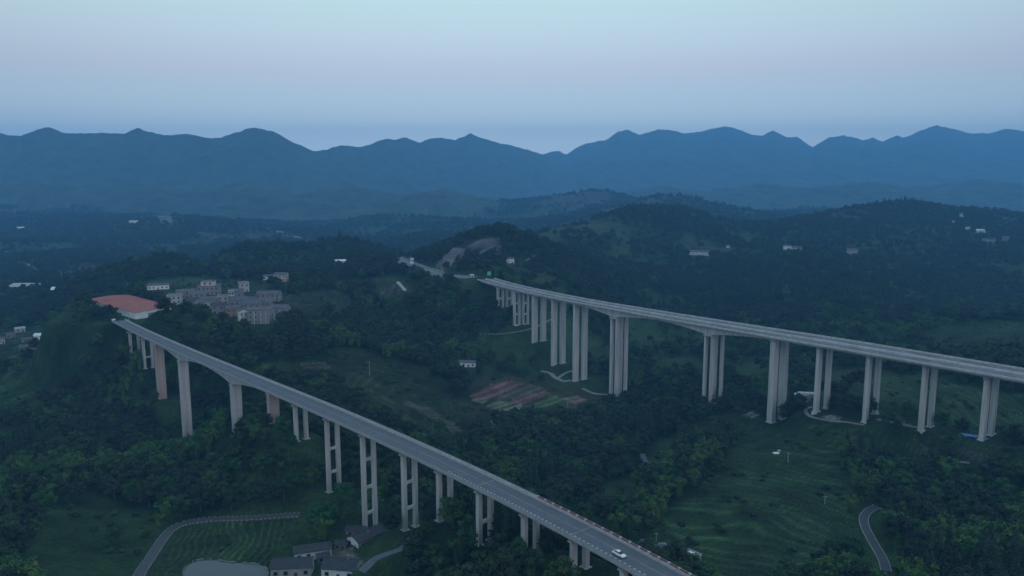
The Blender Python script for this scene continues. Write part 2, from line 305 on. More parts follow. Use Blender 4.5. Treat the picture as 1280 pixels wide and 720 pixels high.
# ---- roads and tracks on the ground: centre lines first, so the terrain can bench them in
ROADS = [
    ('road', 'narrow grey road with white dashed edges bending beside the pond', 'road', 2.1, 'asphalt_dark', True,
     [(165, 740), (175, 720), (190, 695), (205, 672), (217, 660), (235, 654), (270, 650), (320, 646.5), (375, 643)]),
    ('road', 'short dark road bend with white edge lines in the lower right wood', 'road', 1.8, 'asphalt_dark', True,
     [(1097, 633), (1088, 637), (1080, 646), (1082, 660), (1092, 680), (1103, 700), (1108, 712)]),
    ('track', 'concrete lane running past the dark tiled farmhouses', 'lane', 2.1, 'asphalt', False, [(516, 664), (503, 677), (488, 689), (470, 704), (452, 724)]),
    ('track', 'dim track crossing the hollow behind the curved end of the near viaduct', 'track', 1.7, 'asphalt', False, [(742, 633), (765, 634), (785, 630), (797, 622), (800, 612)]),
    ('track', 'short grey track between bushes in the hollow', 'track', 1.7, 'asphalt', False, [(803, 568), (806, 576), (812, 583), (820, 592)]),
    ('track', 'pale forked track at the feet of the tall paired piers', 'track', 2.0, 'track', False, [(676, 461), (688, 466), (694, 473), (704, 478), (713, 476)]),
    ('track', 'pale track branch climbing to the paired piers', 'track', 1.3, 'track', False, [(697, 474), (706, 466), (716, 463)]),
    ('track', 'pale track reaching the twin walled pier from the left', 'track', 1.5, 'track', False, [(728, 484), (742, 492), (754, 494), (764, 494)]),
    ('track', 'looping pale track around the pier foot beside the stone block', 'track', 1.3, 'track', False, [(1015, 508), (1007, 513), (1010, 519), (1022, 522), (1040, 525), (1062, 528), (1080, 531)]),
    ('track', 'pale gravel track linking the right hand paired piers', 'track', 1.6, 'track', False, [(1096, 525), (1110, 525), (1128, 529), (1146, 535)]),
    ('track', 'thin earth path across the slope below the blue tarpaulin', 'path', .8, 'track', False, [(1154, 564), (1172, 568), (1195, 573), (1212, 577)]),
    ('track', 'pale track on the wooded slope behind the wall piers', 'track', 1.2, 'track', False, [(600, 418), (625, 417), (650, 414), (672, 408), (692, 398)]),
    ('track', 'pale hairpin track on the hillside above the far abutment', 'track', 1.6, 'track', False, [(656, 333), (659, 326), (666, 321), (675, 317), (690, 316)]),
    ('track', 'pale track along the hill foot above the forest', 'track', 1.6, 'track', False, [(402, 346), (415, 343), (440, 343), (470, 341)]),
    ('road', 'motorway stretch continuing through the cutting below the quarry', 'road', 11.0, 'asphalt_mid', False, [(590, 348), (562, 344), (538, 337), (520, 330), (505, 325.5), (494, 322)]),
    ('road', 'distant pale motorway on the hazy valley floor', 'road', 12.0, 'track', False, [(332, 286), (352, 291), (372, 297), (392, 303)]),
    ('track', 'distant pale track bending on the left valley floor', 'track', 3.5, 'track', False, [(4, 336), (14, 329), (28, 328), (38, 333), (48, 340)]),
    ('road', 'distant grey road crossing the left valley floor', 'road', 5.0, 'asphalt', False, [(56, 349), (80, 347), (100, 346), (116, 344)]),
]
road_lines = []
for nm, lb, ct, hw, mt, edges, pts in ROADS:
    P = np.array([hit(*q) for q in pts]); P = spline(P, 2.0); P[:, 2] = Hraw(P[:, 0], P[:, 1]); P = smooth_z(P, 10)
    if hw == 11.0: P[:, 2] = np.linspace(RZ, P[-1, 2], len(P)) * .5 + P[:, 2] * .5; P = smooth_z(P, 10)
    road_lines.append(P); RIBS.append((P, hw))

# ---- pond
POND = np.array([hit(*q) for q in [(224, 740), (226, 722), (232, 706), (245, 698.5), (262, 697), (290, 702), (320, 706.5), (333, 712), (336, 728), (330, 742)]])
pond_z = float(np.median(POND[:, 2])) - .6; POND = spline(np.vstack([POND, POND[:1]]), 1.5)[:-1]

# ---- building plots (pads), filled before the terrain is cut
def plot(px, py, r):
    p = hit(px, py); PADS.append((p[0], p[1], r, p[2])); return p
PLOT = {}
HOUSES = [  # key, px, base py, width m, depth m, wall height m, turn deg, roof, wall, roof mat, storeys, label
    ('h1', 262, 369, 19, 12, 8, -12, 'flat', 'grey', 'greyroof', 2, 'grey village block with a smaller pinkish storey on top'),
    ('h2', 233, 373, 15, 10, 6, -10, 'flat', 'grey', 'greyroof', 2, 'flat roofed grey village house between the white house and the pink topped block'),
    ('h3', 198, 362, 21, 8, 4.6, -4, 'gable', 'white', 'greyroof', 1, 'long low white house above the red roofed hall'),
    ('h4', 219, 380, 11, 9, 6.5, -10, 'flat', 'palegrey', 'greyroof', 2, 'pale grey village house right behind the red roofed hall'),
    ('h5', 256, 390, 12, 10, 8, 15, 'gable', 'palegrey', 'greyroof', 2, 'pale gabled village house with dark windows at the front left'),
    ('h6', 280, 380, 9, 9, 6, -10, 'flat', 'palegrey', 'greyroof', 2, 'pale flat roofed village house left of the slim tower'),
    ('h7', 290, 379, 4.5, 4.5, 10, -5, 'flat', 'palegrey', 'greyroof', 3, 'slim pale stair tower in the middle of the village'),
    ('h8', 305, 383, 21, 11, 5, -12, 'gable', 'grey', 'greyroof', 1, 'long grey roofed village house right of the slim tower'),
    ('h9', 305, 365, 9, 8, 8.5, 10, 'flat', 'palegrey', 'greyroof', 2, 'lone tall grey house standing behind the slim tower'),
    ('h10', 337, 377, 20, 11, 6.5, -14, 'gable', 'grey', 'greyroof', 2, 'long grey house with a pale gable end at the upper right of the village'),
    ('h11', 304, 403, 6.5, 7, 8.5, 12, 'gable', 'white', 'greyroof', 2, 'narrow white faced house at the front of the village'),
    ('h12', 326, 405, 16, 11, 10.5, -16, 'flat', 'grey', 'greyroof', 3, 'largest grey block at the front right of the village'),
    ('h13', 350, 400, 15, 11, 9.5, -16, 'gable', 'grey', 'greyroof', 2, 'rightmost big grey house of the village'),
    ('h14', 291, 396, 11, 10, 6.5, 8, 'gable', 'brick', 'greyroof', 2, 'dull brick house left of the narrow white faced house'),
    ('h15', 274, 393, 10, 9, 7, -8, 'gable', 'grey', 'slate', 2, 'dark roofed grey house right of the gabled house with dark windows'),
    ('h16', 337, 350, 13, 8, 3.6, -6, 'gable', 'white', 'greyroof', 1, 'low white house on the rise above the village'),
    ('h17', 352, 352, 13, 10, 7, -20, 'gable', 'pink', 'greyroof', 2, 'pinkish house beside the low white house above the village'),
    ('h18', 241, 384, 9, 8, 5.5, -6, 'gable', 'grey', 'slate', 1, 'small dark roofed house between pale houses at the left of the village'),
    ('h19', 247, 377, 13, 10, 6.5, -8, 'flat', 'grey', 'greyroof', 2, 'dull grey flat house below the pinkish topped block'),
    ('h20', 295, 372, 12, 9, 5.5, -14, 'gable', 'grey', 'greyroof', 1, 'low grey house just behind the slim tower and in front of the lone tall one'),
    ('h21', 316, 391, 14, 10, 7.5, -12, 'gable', 'grey', 'greyroof', 2, 'grey gabled house behind the largest grey block'),
    ('h22', 330, 388, 13, 10, 7, -15, 'flat', 'grey', 'greyroof', 2, 'flat grey house between the largest block and the pale gable end'),
    ('h23', 265, 383, 12, 9, 6.5, 6, 'flat', 'grey', 'greyroof', 2, 'grey flat house right behind the gabled house with dark windows'),
    # scattered, left plain
    ('l1', 25, 415, 9, 6, 3.4, 10, 'gable', 'palegrey', 'palegrey', 1, 'pale roofed cottage at the left among fields'),
    ('l2', 51, 425, 10, 7, 4.5, -25, 'gable', 'white', 'whitesheet', 1, 'white roofed cottage between two tracks at the left'),
    ('l3', 40, 438, 20, 8, 3.6, -14, 'gable', 'grey', 'greyroof', 1, 'long grey shed below the white roofed cottage at the left'),
    ('l4', 85, 414, 8, 5, 2.8, 15, 'gable', 'palegrey', 'palegrey', 1, 'white shed in the trees left of the red roofed hall'),
    ('l8', 34, 428, 9, 6, 3.0, 8, 'gable', 'grey', 'greyroof', 1, 'dull grey cottage left of the white roofed one'),
    ('l9', 66, 430, 8, 6, 3.0, -12, 'gable', 'grey', 'slate', 1, 'dark roofed cottage right of the white roofed one'),
    ('l10', 14, 422, 8, 6, 3.0, 5, 'gable', 'grey', 'greyroof', 1, 'grey cottage left of the pale roofed one at the left'),
    ('l5', 2, 430, 6, 6, 5, 0, 'gable', 'palegrey', 'greyroof', 1, 'pale house cut by the left picture edge'),
    ('l6', 10, 319, 16, 9, 6, 0, 'gable', 'white', 'whitesheet', 1, 'lone white house far off on the hazy left plain'),
    ('l7', 51, 455, 5, 4, 2.5, 0, 'gable', 'white', 'whitesheet', 1, 'tiny white hut in the green field at the left'),
    # across the valley
    ('v1', 583, 459, 15, 6, 3.6, -6, 'gable', 'white', 'greyroof', 1, 'small white farmhouse in the trees above the red soil plots'),
    ('v2', 425, 330, 15, 8, 3.6, 0, 'gable', 'white', 'whitesheet', 1, 'low white building below the wooded hilltop'),
    ('v3', 638, 329, 9, 7, 5, 0, 'gable', 'white', 'greyroof', 1, 'little white house right of the quarry face'),
    ('v4', 515, 327, 4, 4, 3, 0, 'flat', 'white', 'whitesheet', 1, 'little white hut beside the motorway cutting'),
    ('v5', 874, 319, 34, 14, 5, -5, 'gable', 'white', 'greyroof', 1, 'long white farmhouse high on the right slope'),
    ('v6', 910, 310, 6, 6, 4, 0, 'gable', 'white', 'greyroof', 1, 'tiny white house above the long white farmhouse'),
    ('v7', 984, 312, 13, 9, 6, 8, 'gable', 'white', 'greyroof', 1, 'white house of the pair on the right slope'),
    ('v8', 996, 314, 16, 10, 6, -8, 'gable', 'pink', 'greyroof', 1, 'pinkish house of the pair on the right slope'),
    ('v9', 1065, 318, 18, 11, 7, 4, 'gable', 'palegrey', 'greyroof', 2, 'pale two storey house alone on the right slope'),
    ('v10', 1202, 271, 9, 8, 7, 0, 'gable', 'white', 'greyroof', 1, 'topmost white house near the right ridge'),
    ('v11', 1191, 279, 12, 8, 5, 0, 'gable', 'white', 'greyroof', 1, 'second white house down from the right ridge'),
    ('v12', 1210, 287, 10, 8, 5, 0, 'gable', 'white', 'greyroof', 1, 'third white house down from the right ridge'),
    ('v13', 1226, 291, 18, 9, 5, 0, 'gable', 'white', 'whitesheet', 1, 'wide white roofed house below the right ridge'),
    ('v14', 1236, 303, 22, 10, 5, 6, 'gable', 'palegrey', 'greyroof', 1, 'long pale farmhouse lowest below the right ridge'),
    ('v15', 1257, 302, 12, 9, 8, -5, 'gable', 'grey', 'greyroof', 2, 'grey farmhouse at the right end of the hillside hamlet'),
    ('f1', 167, 279, 26, 12, 7, 0, 'flat', 'white', 'whitesheet', 1, 'long white shed far off in the hazy valley'),
    ('f2', 462, 269, 26, 14, 9, 0, 'gable', 'white', 'whitesheet', 1, 'hazy white farm at the foot of the mountains left of centre'),
    ('f3', 476, 270, 18, 12, 8, 0, 'gable', 'palegrey', 'whitesheet', 1, 'hazy pale farm right of the white one below the mountains'),
    ('f4', 553, 268, 18, 14, 10, 0, 'gable', 'palegrey', 'whitesheet', 1, 'hazy pale house below the middle of the mountains'),
    ('f5', 1098, 246, 40, 16, 12, 0, 'flat', 'white', 'whitesheet', 1, 'hazy white building at the foot of the right mountains'),
    ('f6', 26, 287, 20, 10, 6, 0, 'gable', 'palegrey', 'whitesheet', 1, 'hazy pale house far off at the left'),
    # under the near end of the slimmer viaduct, right
    ('c1', 809, 690, 5.5, 4.5, 3.0, -30, 'gable', 'palegrey', 'greyroof', 1, 'grey roofed cottage nearest the red striped barrier'),
    ('c2', 826, 694, 5, 4, 2.8, 20, 'flat', 'palegrey', 'greyroof', 1, 'small flat roofed outhouse right of the grey roofed cottage'),
    ('c3', 843, 703, 7, 5, 2.8, -30, 'gable', 'brick', 'slate', 1, 'dark roofed cottage behind the red striped barrier'),
    ('c4', 866, 701, 6.5, 2.6, 2.4, -35, 'flat', 'palegrey', 'whitesheet', 1, 'white roofed lean-to rightmost behind the red striped barrier'),
    # near farm
    ('n1', 391, 699, 15.5, 7.0, 3.4, 4, 'hip', 'white', 'slate', 1, 'farmhouse with hipped dark roof and white window wall near the pond'),
    ('n2', 458, 687, 8.0, 15.0, 3.6, -52, 'gable', 'brick', 'slate', 1, 'dark gabled farmhouse with a white gable end at the foot of a pier'),  # dark wall colour all round, white on gables and one end panel
    ('n3', 366, 722, 16, 9, 4.0, -10, 'gable', 'palegrey', 'slate', 1, 'dark tiled farmhouse with a bluish wall beside the pond corner'),
    ('n4', 428, 724, 14, 10, 4.0, -20, 'gable', 'white', 'slate', 1, 'dark tiled farmhouse with pale gable at the bottom picture edge'),
    ('n5', 494, 672, 6.0, 4.5, 2.8, 10, 'gable', 'brick', 'slate', 1, 'small dark shed between two paired column piers'),
    ('n7', 446, 671, 9.0, 5.0, 2.8, -20, 'gable', 'brick', 'slate', 1, 'dark roofed barn half hidden behind the white gabled farmhouse'),
    ('n8', 404, 703, 5.0, 4.0, 2.4, 12, 'gable', 'brick', 'slate', 1, 'small dark outhouse between the hip roofed and bottommost farmhouses'),
    ('n6', 427, 687, 5.0, 4.0, 2.4, -20, 'gable', 'brick', 'slate', 1, 'small dark lean-to between the two white walled farmhouses'),
]
for h in HOUSES: PLOT[h[0]] = plot(h[1], h[2], max(h[3], h[4]) * .55)
PLOT['hall'] = at_z(168, 380, CZ - 118)

for px, py, kind in L_PIERS:
    p, _, _ = LL.at(LL.station(px, LW / 2, LZ - 2), LW / 2)
    if py < 725: PADS.append((p[0], p[1], 5.5, at_y(px, py, p[1])[2]))
for px, py, py2, kind in R_PIERS:
    for dk in (0, 1):
        p, _, _ = RL.at(RL.station(px, RW / 2, RZ - 2.5), RW / 2 + dk * (RW + RGAP)); PADS.append((p[0], p[1], 6.0, at_y(proj(p[0], p[1], RZ - 20)[0], py2 if dk else py, p[1])[2]))
HX, HY = (at_z(110, 374.5, CZ - 114)[:2] + at_z(168, 391, CZ - 114)[:2] + at_z(225, 385.5, CZ - 114)[:2] + at_z(158, 368.5, CZ - 114)[:2]) / 4
for o_, z_ in ((-40, -121.5), (-22, -120.5), (0, -119)):
    for k in ((-8, 6) if o_ == -40 else (-30, -15, 0, 15, 30) if o_ == -22 else (-46, -30, -15, 0, 15, 30, 42)): PADS.append((HX + .744 * k + .668 * o_, HY - .668 * k + .744 * o_, 17, CZ + z_))
# ---- the terrain sheet
US = np.concatenate([np.arange(-1.5, -.74, .02), np.arange(-.74, .7401, .0024), np.arange(.76, 1.51, .02)])
YS = np.concatenate([[20, 60, 100, 135, 160], np.exp(np.linspace(math.log(180), math.log(5200), 620))])
GU, GY = np.meshgrid(US, YS); GX = GU * GY
GX[:5] = US[None, :] * 180 * (1 + 0 * GX[:5]); GZ = H(GX, GY)
GPX, GPY = proj(GX, np.maximum(GY, 100), GZ)
in_pond = inpoly(GX, GY, POND); GZ = np.where(in_pond, np.minimum(GZ, pond_z - 1.0), GZ)
def wpoly(pts): return np.array([hit(*q) for q in pts])
FIELDS = [  # (outline, colour, row period m, row direction, kind) : open ground without wood
    ([(-20, 470), (60, 445), (150, 432), (172, 450), (180, 470), (120, 482), (60, 500), (40, 515), (-20, 540)], (.050, .105, .040), 9, .3),
    ([(-20, 415), (60, 405), (110, 412), (140, 425), (60, 440), (-20, 450)], (.055, .085, .050), 14, .2),
    ([(60, 640), (110, 612), (150, 630), (200, 640), (205, 660), (180, 700), (165, 740), (20, 740), (40, 690)], (.050, .098, .040), 0, 0),
    ([(222, 665), (250, 656), (300, 653), (370, 650), (360, 672), (335, 704), (262, 694), (235, 698), (215, 725), (190, 725), (205, 690)], (.052, .088, .042), 4, .1),
    ([(395, 452), (450, 434), (520, 452), (570, 490), (622, 530), (640, 562), (600, 578), (545, 562), (500, 532), (440, 498)], (.062, .092, .046), 8, .1),
    ([(300, 465), (360, 455), (410, 462), (420, 480), (370, 480), (320, 480)], (.055, .098, .042), 8, .1),
    ([(570, 500), (590, 478), (650, 470), (720, 480), (765, 498), (755, 518), (700, 526), (640, 528), (590, 520)], (.085, .090, .058), 0, 0),
    ([(680, 455), (760, 478), (770, 498), (720, 488), (680, 475)], (.058, .090, .045), 0, 0),
    ([(840, 540), (900, 520), (980, 525), (1080, 540), (1150, 550), (1250, 556), (1300, 590), (1200, 590), (1120, 575), (1060, 572), (1050, 600), (1070, 625), (1065, 665), (1085, 715), (1000, 735), (900, 735), (845, 700), (820, 680), (830, 640), (880, 600), (915, 560), (880, 550)], (.050, .092, .044), 7.5, .9),
    ([(1130, 420), (1200, 405), (1300, 402), (1300, 450), (1200, 440)], (.050, .085, .044), 10, .2),
    ([(1100, 470), (1200, 480), (1300, 500), (1300, 545), (1180, 540), (1100, 520), (1060, 500)], (.048, .090, .044), 9, .3),
    ([(740, 610), (790, 590), (815, 600), (800, 628), (750, 640), (720, 636)], (.048, .085, .042), 0, 0),
    ([(800, 560), (830, 545), (880, 555), (860, 575), (815, 590)], (.048, .085, .042), 0, 0),
    ([(340, 370), (400, 360), (440, 372), (450, 395), (420, 405), (380, 400), (350, 410)], (.060, .085, .050), 10, .1),
    ([(410, 350), (470, 346), (560, 352), (550, 365), (480, 362), (420, 358)], (.060, .080, .050), 0, 0),
    ([(500, 640), (560, 632), (640, 640), (640, 655), (560, 655), (500, 655)], (.055, .075, .048), 0, 0),
]
def pl(a): return wpoly(a)
FW = [(pl(a), c, p, d) for a, c, p, d in FIELDS]
SOIL = [([(585, 495), (612, 481), (640, 476), (660, 480), (622, 494), (600, 500)], (.135, .072, .066)), ([(622, 494), (662, 480), (680, 485), (650, 497), (630, 500)], (.085, .075, .055)), ([(640, 500), (678, 486), (688, 492), (655, 504), (645, 506)], (.14, .08, .07)),
        ([(588, 500), (600, 494), (614, 497), (604, 504)], (.16, .13, .085)), ([(606, 508), (622, 500), (645, 503), (625, 512)], (.10, .105, .06)), ([(625, 513), (650, 505), (660, 509), (640, 517)], (.13, .13, .08)), ([(660, 508), (690, 493), (706, 500), (680, 510)], (.075, .11, .05)),
        ([(700, 498), (722, 494), (736, 500), (720, 506)], (.17, .115, .09)), ([(728, 508), (742, 502), (755, 509), (740, 514)], (.24, .21, .18)), ([(510, 500), (540, 512), (600, 552), (590, 556), (540, 524), (505, 505)], (.062, .058, .042)), ([(376, 455), (405, 452), (415, 462), (385, 464)], (.065, .058, .045)),
        ([(466, 368), (498, 350), (515, 360), (500, 378), (480, 380)], (.06, .05, .042)), ([(552, 322), (570, 310), (602, 300), (622, 298), (632, 312), (622, 320), (590, 322), (565, 328), (552, 330)], (.16, .14, .135)), ([(550, 325), (590, 318), (570, 332), (540, 336)], (.10, .09, .075)),
        ([(880, 507), (888, 504), (900, 507), (893, 512), (882, 512)], (.28, .27, .25)), ([(925, 517), (940, 515), (950, 520), (936, 523)], (.22, .21, .2)), ([(1022, 519), (1040, 517), (1056, 522), (1040, 526)], (.15, .145, .135)),
        ([(1108, 523), (1128, 524), (1146, 531), (1130, 532)], (.15, .14, .12)), ([(28, 702), (48, 702), (50, 712), (30, 714)], (.15, .10, .08)), ([(213, 263), (222, 260), (238, 261), (242, 267), (228, 270), (216, 268)], (.34, .36, .38)), ([(196, 270), (214, 266), (216, 280), (200, 280)], (.11, .115, .11)),
        ([(405, 686), (440, 688), (460, 700), (430, 704), (405, 700)], (.13, .115, .085)), ([(1160, 560), (1230, 575), (1200, 580), (1150, 570)], (.042, .045, .034))]
SW = [(pl(a), c) for a, c in SOIL]
FIELD_TONE = .45; OPEN = np.zeros(GX.shape, bool); C = np.empty(GX.shape + (3,))
n1, n2, n3 = fbm(GX, GY, 90, 4, 51), fbm(GX, GY, 14, 3, 57), fbm(GX, GY, 400, 3, 63)
wood = np.array([.016, .033, .013]); shrub = np.array([.028, .052, .018]); dry = np.array([.062, .047, .040])
k = sstep(-.25, .35, n1)[..., None]; C[:] = wood * (1 - k) + shrub * k
far = sstep(900, 1600, GY); k = (sstep(-.12, .35, n3 + .4 * n1) * far * .85)[..., None]; C[:] = C * (1 - k) + dry * k
OPENNESS = np.zeros(GX.shape)
wx, wy = GX + n1 * 26, GY + fbm(GX, GY, 90, 3, 77) * 26
for P, c, per, dr in FW:
    m = inpoly(GX + n2 * 5, GY + fbm(GX, GY, 14, 3, 59) * 5, P); OPENNESS[m] = 1
    cc = np.array(c) * np.array([.96, 1.02, .76]) * FIELD_TONE * (1 + .45 * n2[..., None] + .40 * n1[..., None])
    if per:
        ph = (wx * math.cos(dr) + wy * math.sin(dr)) / per; ph2 = (wx * math.cos(dr + 1.9) + wy * math.sin(dr + 1.9)) / per
        s = np.where(n3 + n1 * .6 > 0, ph, ph2) + n1 * 1.1 + n2 * .12; row = np.abs((s % 1) - .5) * 2
        GZ = np.where(m, GZ + (row - .5) * per * .10, GZ); cc = cc * (0.78 + .95 * sstep(.6, .95, row) * np.clip(.7 + .6 * n2 + .5 * n1, .25, 1.2))[..., None]
    C[m] = cc[m]
for P, c in SW:
    m = inpoly(GX + n2 * 1.0, GY + fbm(GX, GY, 14, 3, 59) * 1.0, P); OPENNESS[m] = 1
    rw = 1 + .35 * n2 + .35 * np.sin((GX * .5 + GY * .86) * 1.5); C[m] = (np.array(c) * rw[..., None])[m]
rk = inpoly(GX, GY, SW[12][0]); rn = fbm(GX, GY, 28, 4, 97); GZ += np.where(rk, rn * 7, 0); C[rk] = (np.array([.078, .072, .074]) * np.clip(1 + 1.1 * rn + .4 * n2, .3, 2)[..., None])[rk]
bank = in_pond; C[bank] = (.08, .08, .06)
GZ += np.where((OPENNESS == 0) & (GY > 900), fbm(GX, GY, 16, 2, 91) * 3.0 * sstep(1500, 2600, GY), 0)
def grid_mesh(name, X, Y, Z, colors, material):
    r, c = X.shape; V = np.stack([X, Y, Z], -1).reshape(-1, 3); i = (np.arange(r - 1)[:, None] * c + np.arange(c - 1)[None, :]).ravel()
    Fq = np.stack([i, i + 1, i + c + 1, i + c], 1); me = bpy.data.meshes.new(name)
    me.vertices.add(len(V)); me.vertices.foreach_set('co', V.astype('f4').ravel()); me.loops.add(Fq.size); me.loops.foreach_set('vertex_index', Fq.astype('i4').ravel())
    me.polygons.add(len(Fq)); me.polygons.foreach_set('loop_start', np.arange(0, Fq.size, 4, dtype='i4')); me.polygons.foreach_set('use_smooth', np.ones(len(Fq), bool))
    me.update(calc_edges=True)
    if colors is not None:
        a = me.color_attributes.new('soil', 'FLOAT_COLOR', 'POINT'); cc = np.ones((len(V), 4), 'f4'); cc[:, :3] = np.clip(colors.reshape(-1, 3), .005, 1); a.data.foreach_set('color', cc.ravel())
    me.materials.append(material); o = bpy.data.objects.new(name, me); COL.objects.link(o); ORG[o.name] = np.zeros(3); return o
def soil_mat(name, bump=.35):
    m = bpy.data.materials.new(name); m.use_nodes = True; t = m.node_tree; b = t.nodes['Principled BSDF']; l = t.links.new
    b.inputs['Roughness'].default_value = .95; b.inputs['Specular IOR Level'].default_value = .1
    a = t.nodes.new('ShaderNodeVertexColor'); a.layer_name = 'soil'; g = t.nodes.new('ShaderNodeNewGeometry')
    n1 = t.nodes.new('ShaderNodeTexNoise'); n1.inputs['Scale'].default_value = .55; n1.inputs['Detail'].default_value = 6; n1.inputs['Roughness'].default_value = .65; l(g.outputs['Position'], n1.inputs[0])
    n2 = t.nodes.new('ShaderNodeTexNoise'); n2.inputs['Scale'].default_value = .06; n2.inputs['Detail'].default_value = 6; n2.inputs['Roughness'].default_value = .6; l(g.outputs['Position'], n2.inputs[0])
    r1 = t.nodes.new('ShaderNodeMapRange'); r1.inputs[1].default_value = .3; r1.inputs[2].default_value = .7; r1.inputs[3].default_value = .5; r1.inputs[4].default_value = 1.5; l(n1.outputs[0], r1.inputs[0])
    r2 = t.nodes.new('ShaderNodeMapRange'); r2.inputs[1].default_value = .3; r2.inputs[2].default_value = .7; r2.inputs[3].default_value = .6; r2.inputs[4].default_value = 1.4; l(n2.outputs[0], r2.inputs[0])
    mu = t.nodes.new('ShaderNodeMath'); mu.operation = 'MULTIPLY'; l(r1.outputs[0], mu.inputs[0]); l(r2.outputs[0], mu.inputs[1])
    vm = t.nodes.new('ShaderNodeVectorMath'); vm.operation = 'SCALE'; l(a.outputs[0], vm.inputs[0]); l(mu.outputs[0], vm.inputs['Scale']); l(vm.outputs[0], b.inputs['Base Color'])
    bp = t.nodes.new('ShaderNodeBump'); bp.inputs['Strength'].default_value = bump; bp.inputs['Distance'].default_value = 1.2; l(n1.outputs[0], bp.inputs['Height']); l(bp.outputs[0], b.inputs['Normal'])
    return m
M['soilmap'] = soil_mat('hillside_vegetation'); M['mountain'] = mat('mountain_forest', (.045, .070, .045), .95, .45, .012, detail=8)
terrain = grid_mesh('terrain', GX, GY, GZ, C, M['soilmap']); tag(terrain, 'green valley ground with fields terraces and low hills', 'terrain', kind='structure')
mb = MB(); R = 9500; mb.add([(math.cos(t) * R, math.sin(t) * R, CZ - 262) for t in np.linspace(0, 2 * math.pi, 64, endpoint=False)], [tuple(range(64))])
g = mb.build('ground', mat('plain_ground', (.045, .065, .04), .95, .4, .01)); tag(g, 'dark green plain running out under the hills', 'ground', kind='structure')

# ---- roads, tracks, pond
def ribbon(P, off0, off1, dz, thick=.25):
    d = np.gradient(P[:, :2], axis=0); d /= np.linalg.norm(d, axis=1)[:, None]; nrm = np.stack([-d[:, 1], d[:, 0]], 1); m = MB(); R = []
    for p, q in zip(P, nrm):
        a, b = p[:2] + q * off0, p[:2] + q * off1; R.append([(a[0], a[1], p[2] + dz - thick), (b[0], b[1], p[2] + dz - thick), (b[0], b[1], p[2] + dz), (a[0], a[1], p[2] + dz)])
    return m.sweep(R)
for (nm, lb, ct, hw, mt, edges, pts), P in zip(ROADS, road_lines):
    P = P.copy(); P[:, 2] += .10 + (.25 if P[:, 1].mean() > 900 else 0)
    o = ribbon(P, -hw, hw, 0, .5).build(nm, M[mt]); tag(o, lb, ct, kind='structure')
    if edges:
        for sgn in (-1, 1):
            m = MB()
            for i in range(0, len(P) - 1):
                t = P[i + 1, :2] - P[i, :2]; ln = np.linalg.norm(t)
                if ln < .3: continue
                t /= ln; nn = np.array([-t[1], t[0]])
                m.box(P[i, :2] + t * ln * .5 + nn * sgn * (hw + .15), t * ln * .27, nn * .15, P[i, 2] - .4, P[i, 2] + .22)
            k = m.build('kerb_stone', M['track' if hw > 2 else 'palegrey'], o); k['kind'] = 'stuff'
    if hw == 11.0:
        for off in (-10, -5.4, -.6, .6, 5.4, 10): ribbon(P, off - .12, off + .12, .02, .03).build('lane_marking', M['paint'], o)
mb = MB(); mb.add([(p[0], p[1], pond_z) for p in POND], [tuple(range(len(POND)))]); o = mb.build('pond', wm); tag(o, 'still grey pond beside the winding road', 'pond', kind='structure')
mb = MB()
for i in range(0, len(POND)):
    a, b = POND[i], POND[(i + 1) % len(POND)]; t = (b - a)[:2]; ln = np.linalg.norm(t)
    if ln < .2 or a[1] < 300 or i % 7 in (2, 3): continue
    t = t / ln; nn = np.array([-t[1], t[0]]); mb.box((a[:2] + b[:2]) / 2, t * ln * .42, nn * .22, pond_z - .8, pond_z + .28 + .12 * (i % 3))
o = mb.build('pond_kerb', M['track']); tag(o, 'pale stone kerb around the pond edge', 'kerb', kind='structure')

# ------------------------------------------------------------------ far mountains
LR = [(-420, 166), (-330, 158), (-250, 172), (-160, 163), (-70, 168), (0, 164), (20, 170), (36, 171), (55, 164), (72, 160), (90, 165), (130, 166), (165, 167), (180, 160), (195, 165), (212, 170), (240, 168), (262, 172), (280, 172), (300, 164), (325, 159), (345, 164), (370, 177), (395, 189), (410, 188), (428, 182), (455, 183), (485, 173), (496, 175), (510, 171), (526, 179), (540, 173), (555, 171), (570, 175), (589, 166), (605, 174), (630, 180), (660, 186), (682, 194), (710, 207), (740, 222), (780, 240), (830, 262), (900, 285)]
RR = [(560, 215), (620, 205), (660, 199), (690, 191), (700, 190), (707, 193), (730, 179), (755, 175), (770, 164), (782, 161), (796, 169), (820, 162), (850, 166), (870, 165), (900, 159), (915, 160), (935, 169), (948, 170), (960, 164), (978, 173), (990, 172), (1010, 184), (1030, 171), (1048, 169), (1070, 175), (1083, 172), (1095, 176), (1113, 169), (1120, 172), (1140, 164), (1162, 157), (1185, 161), (1200, 165), (1215, 166), (1228, 166), (1245, 161), (1265, 164), (1285, 167), (1340, 160), (1400, 172), (1480, 158), (1560, 170), (1700, 165)]
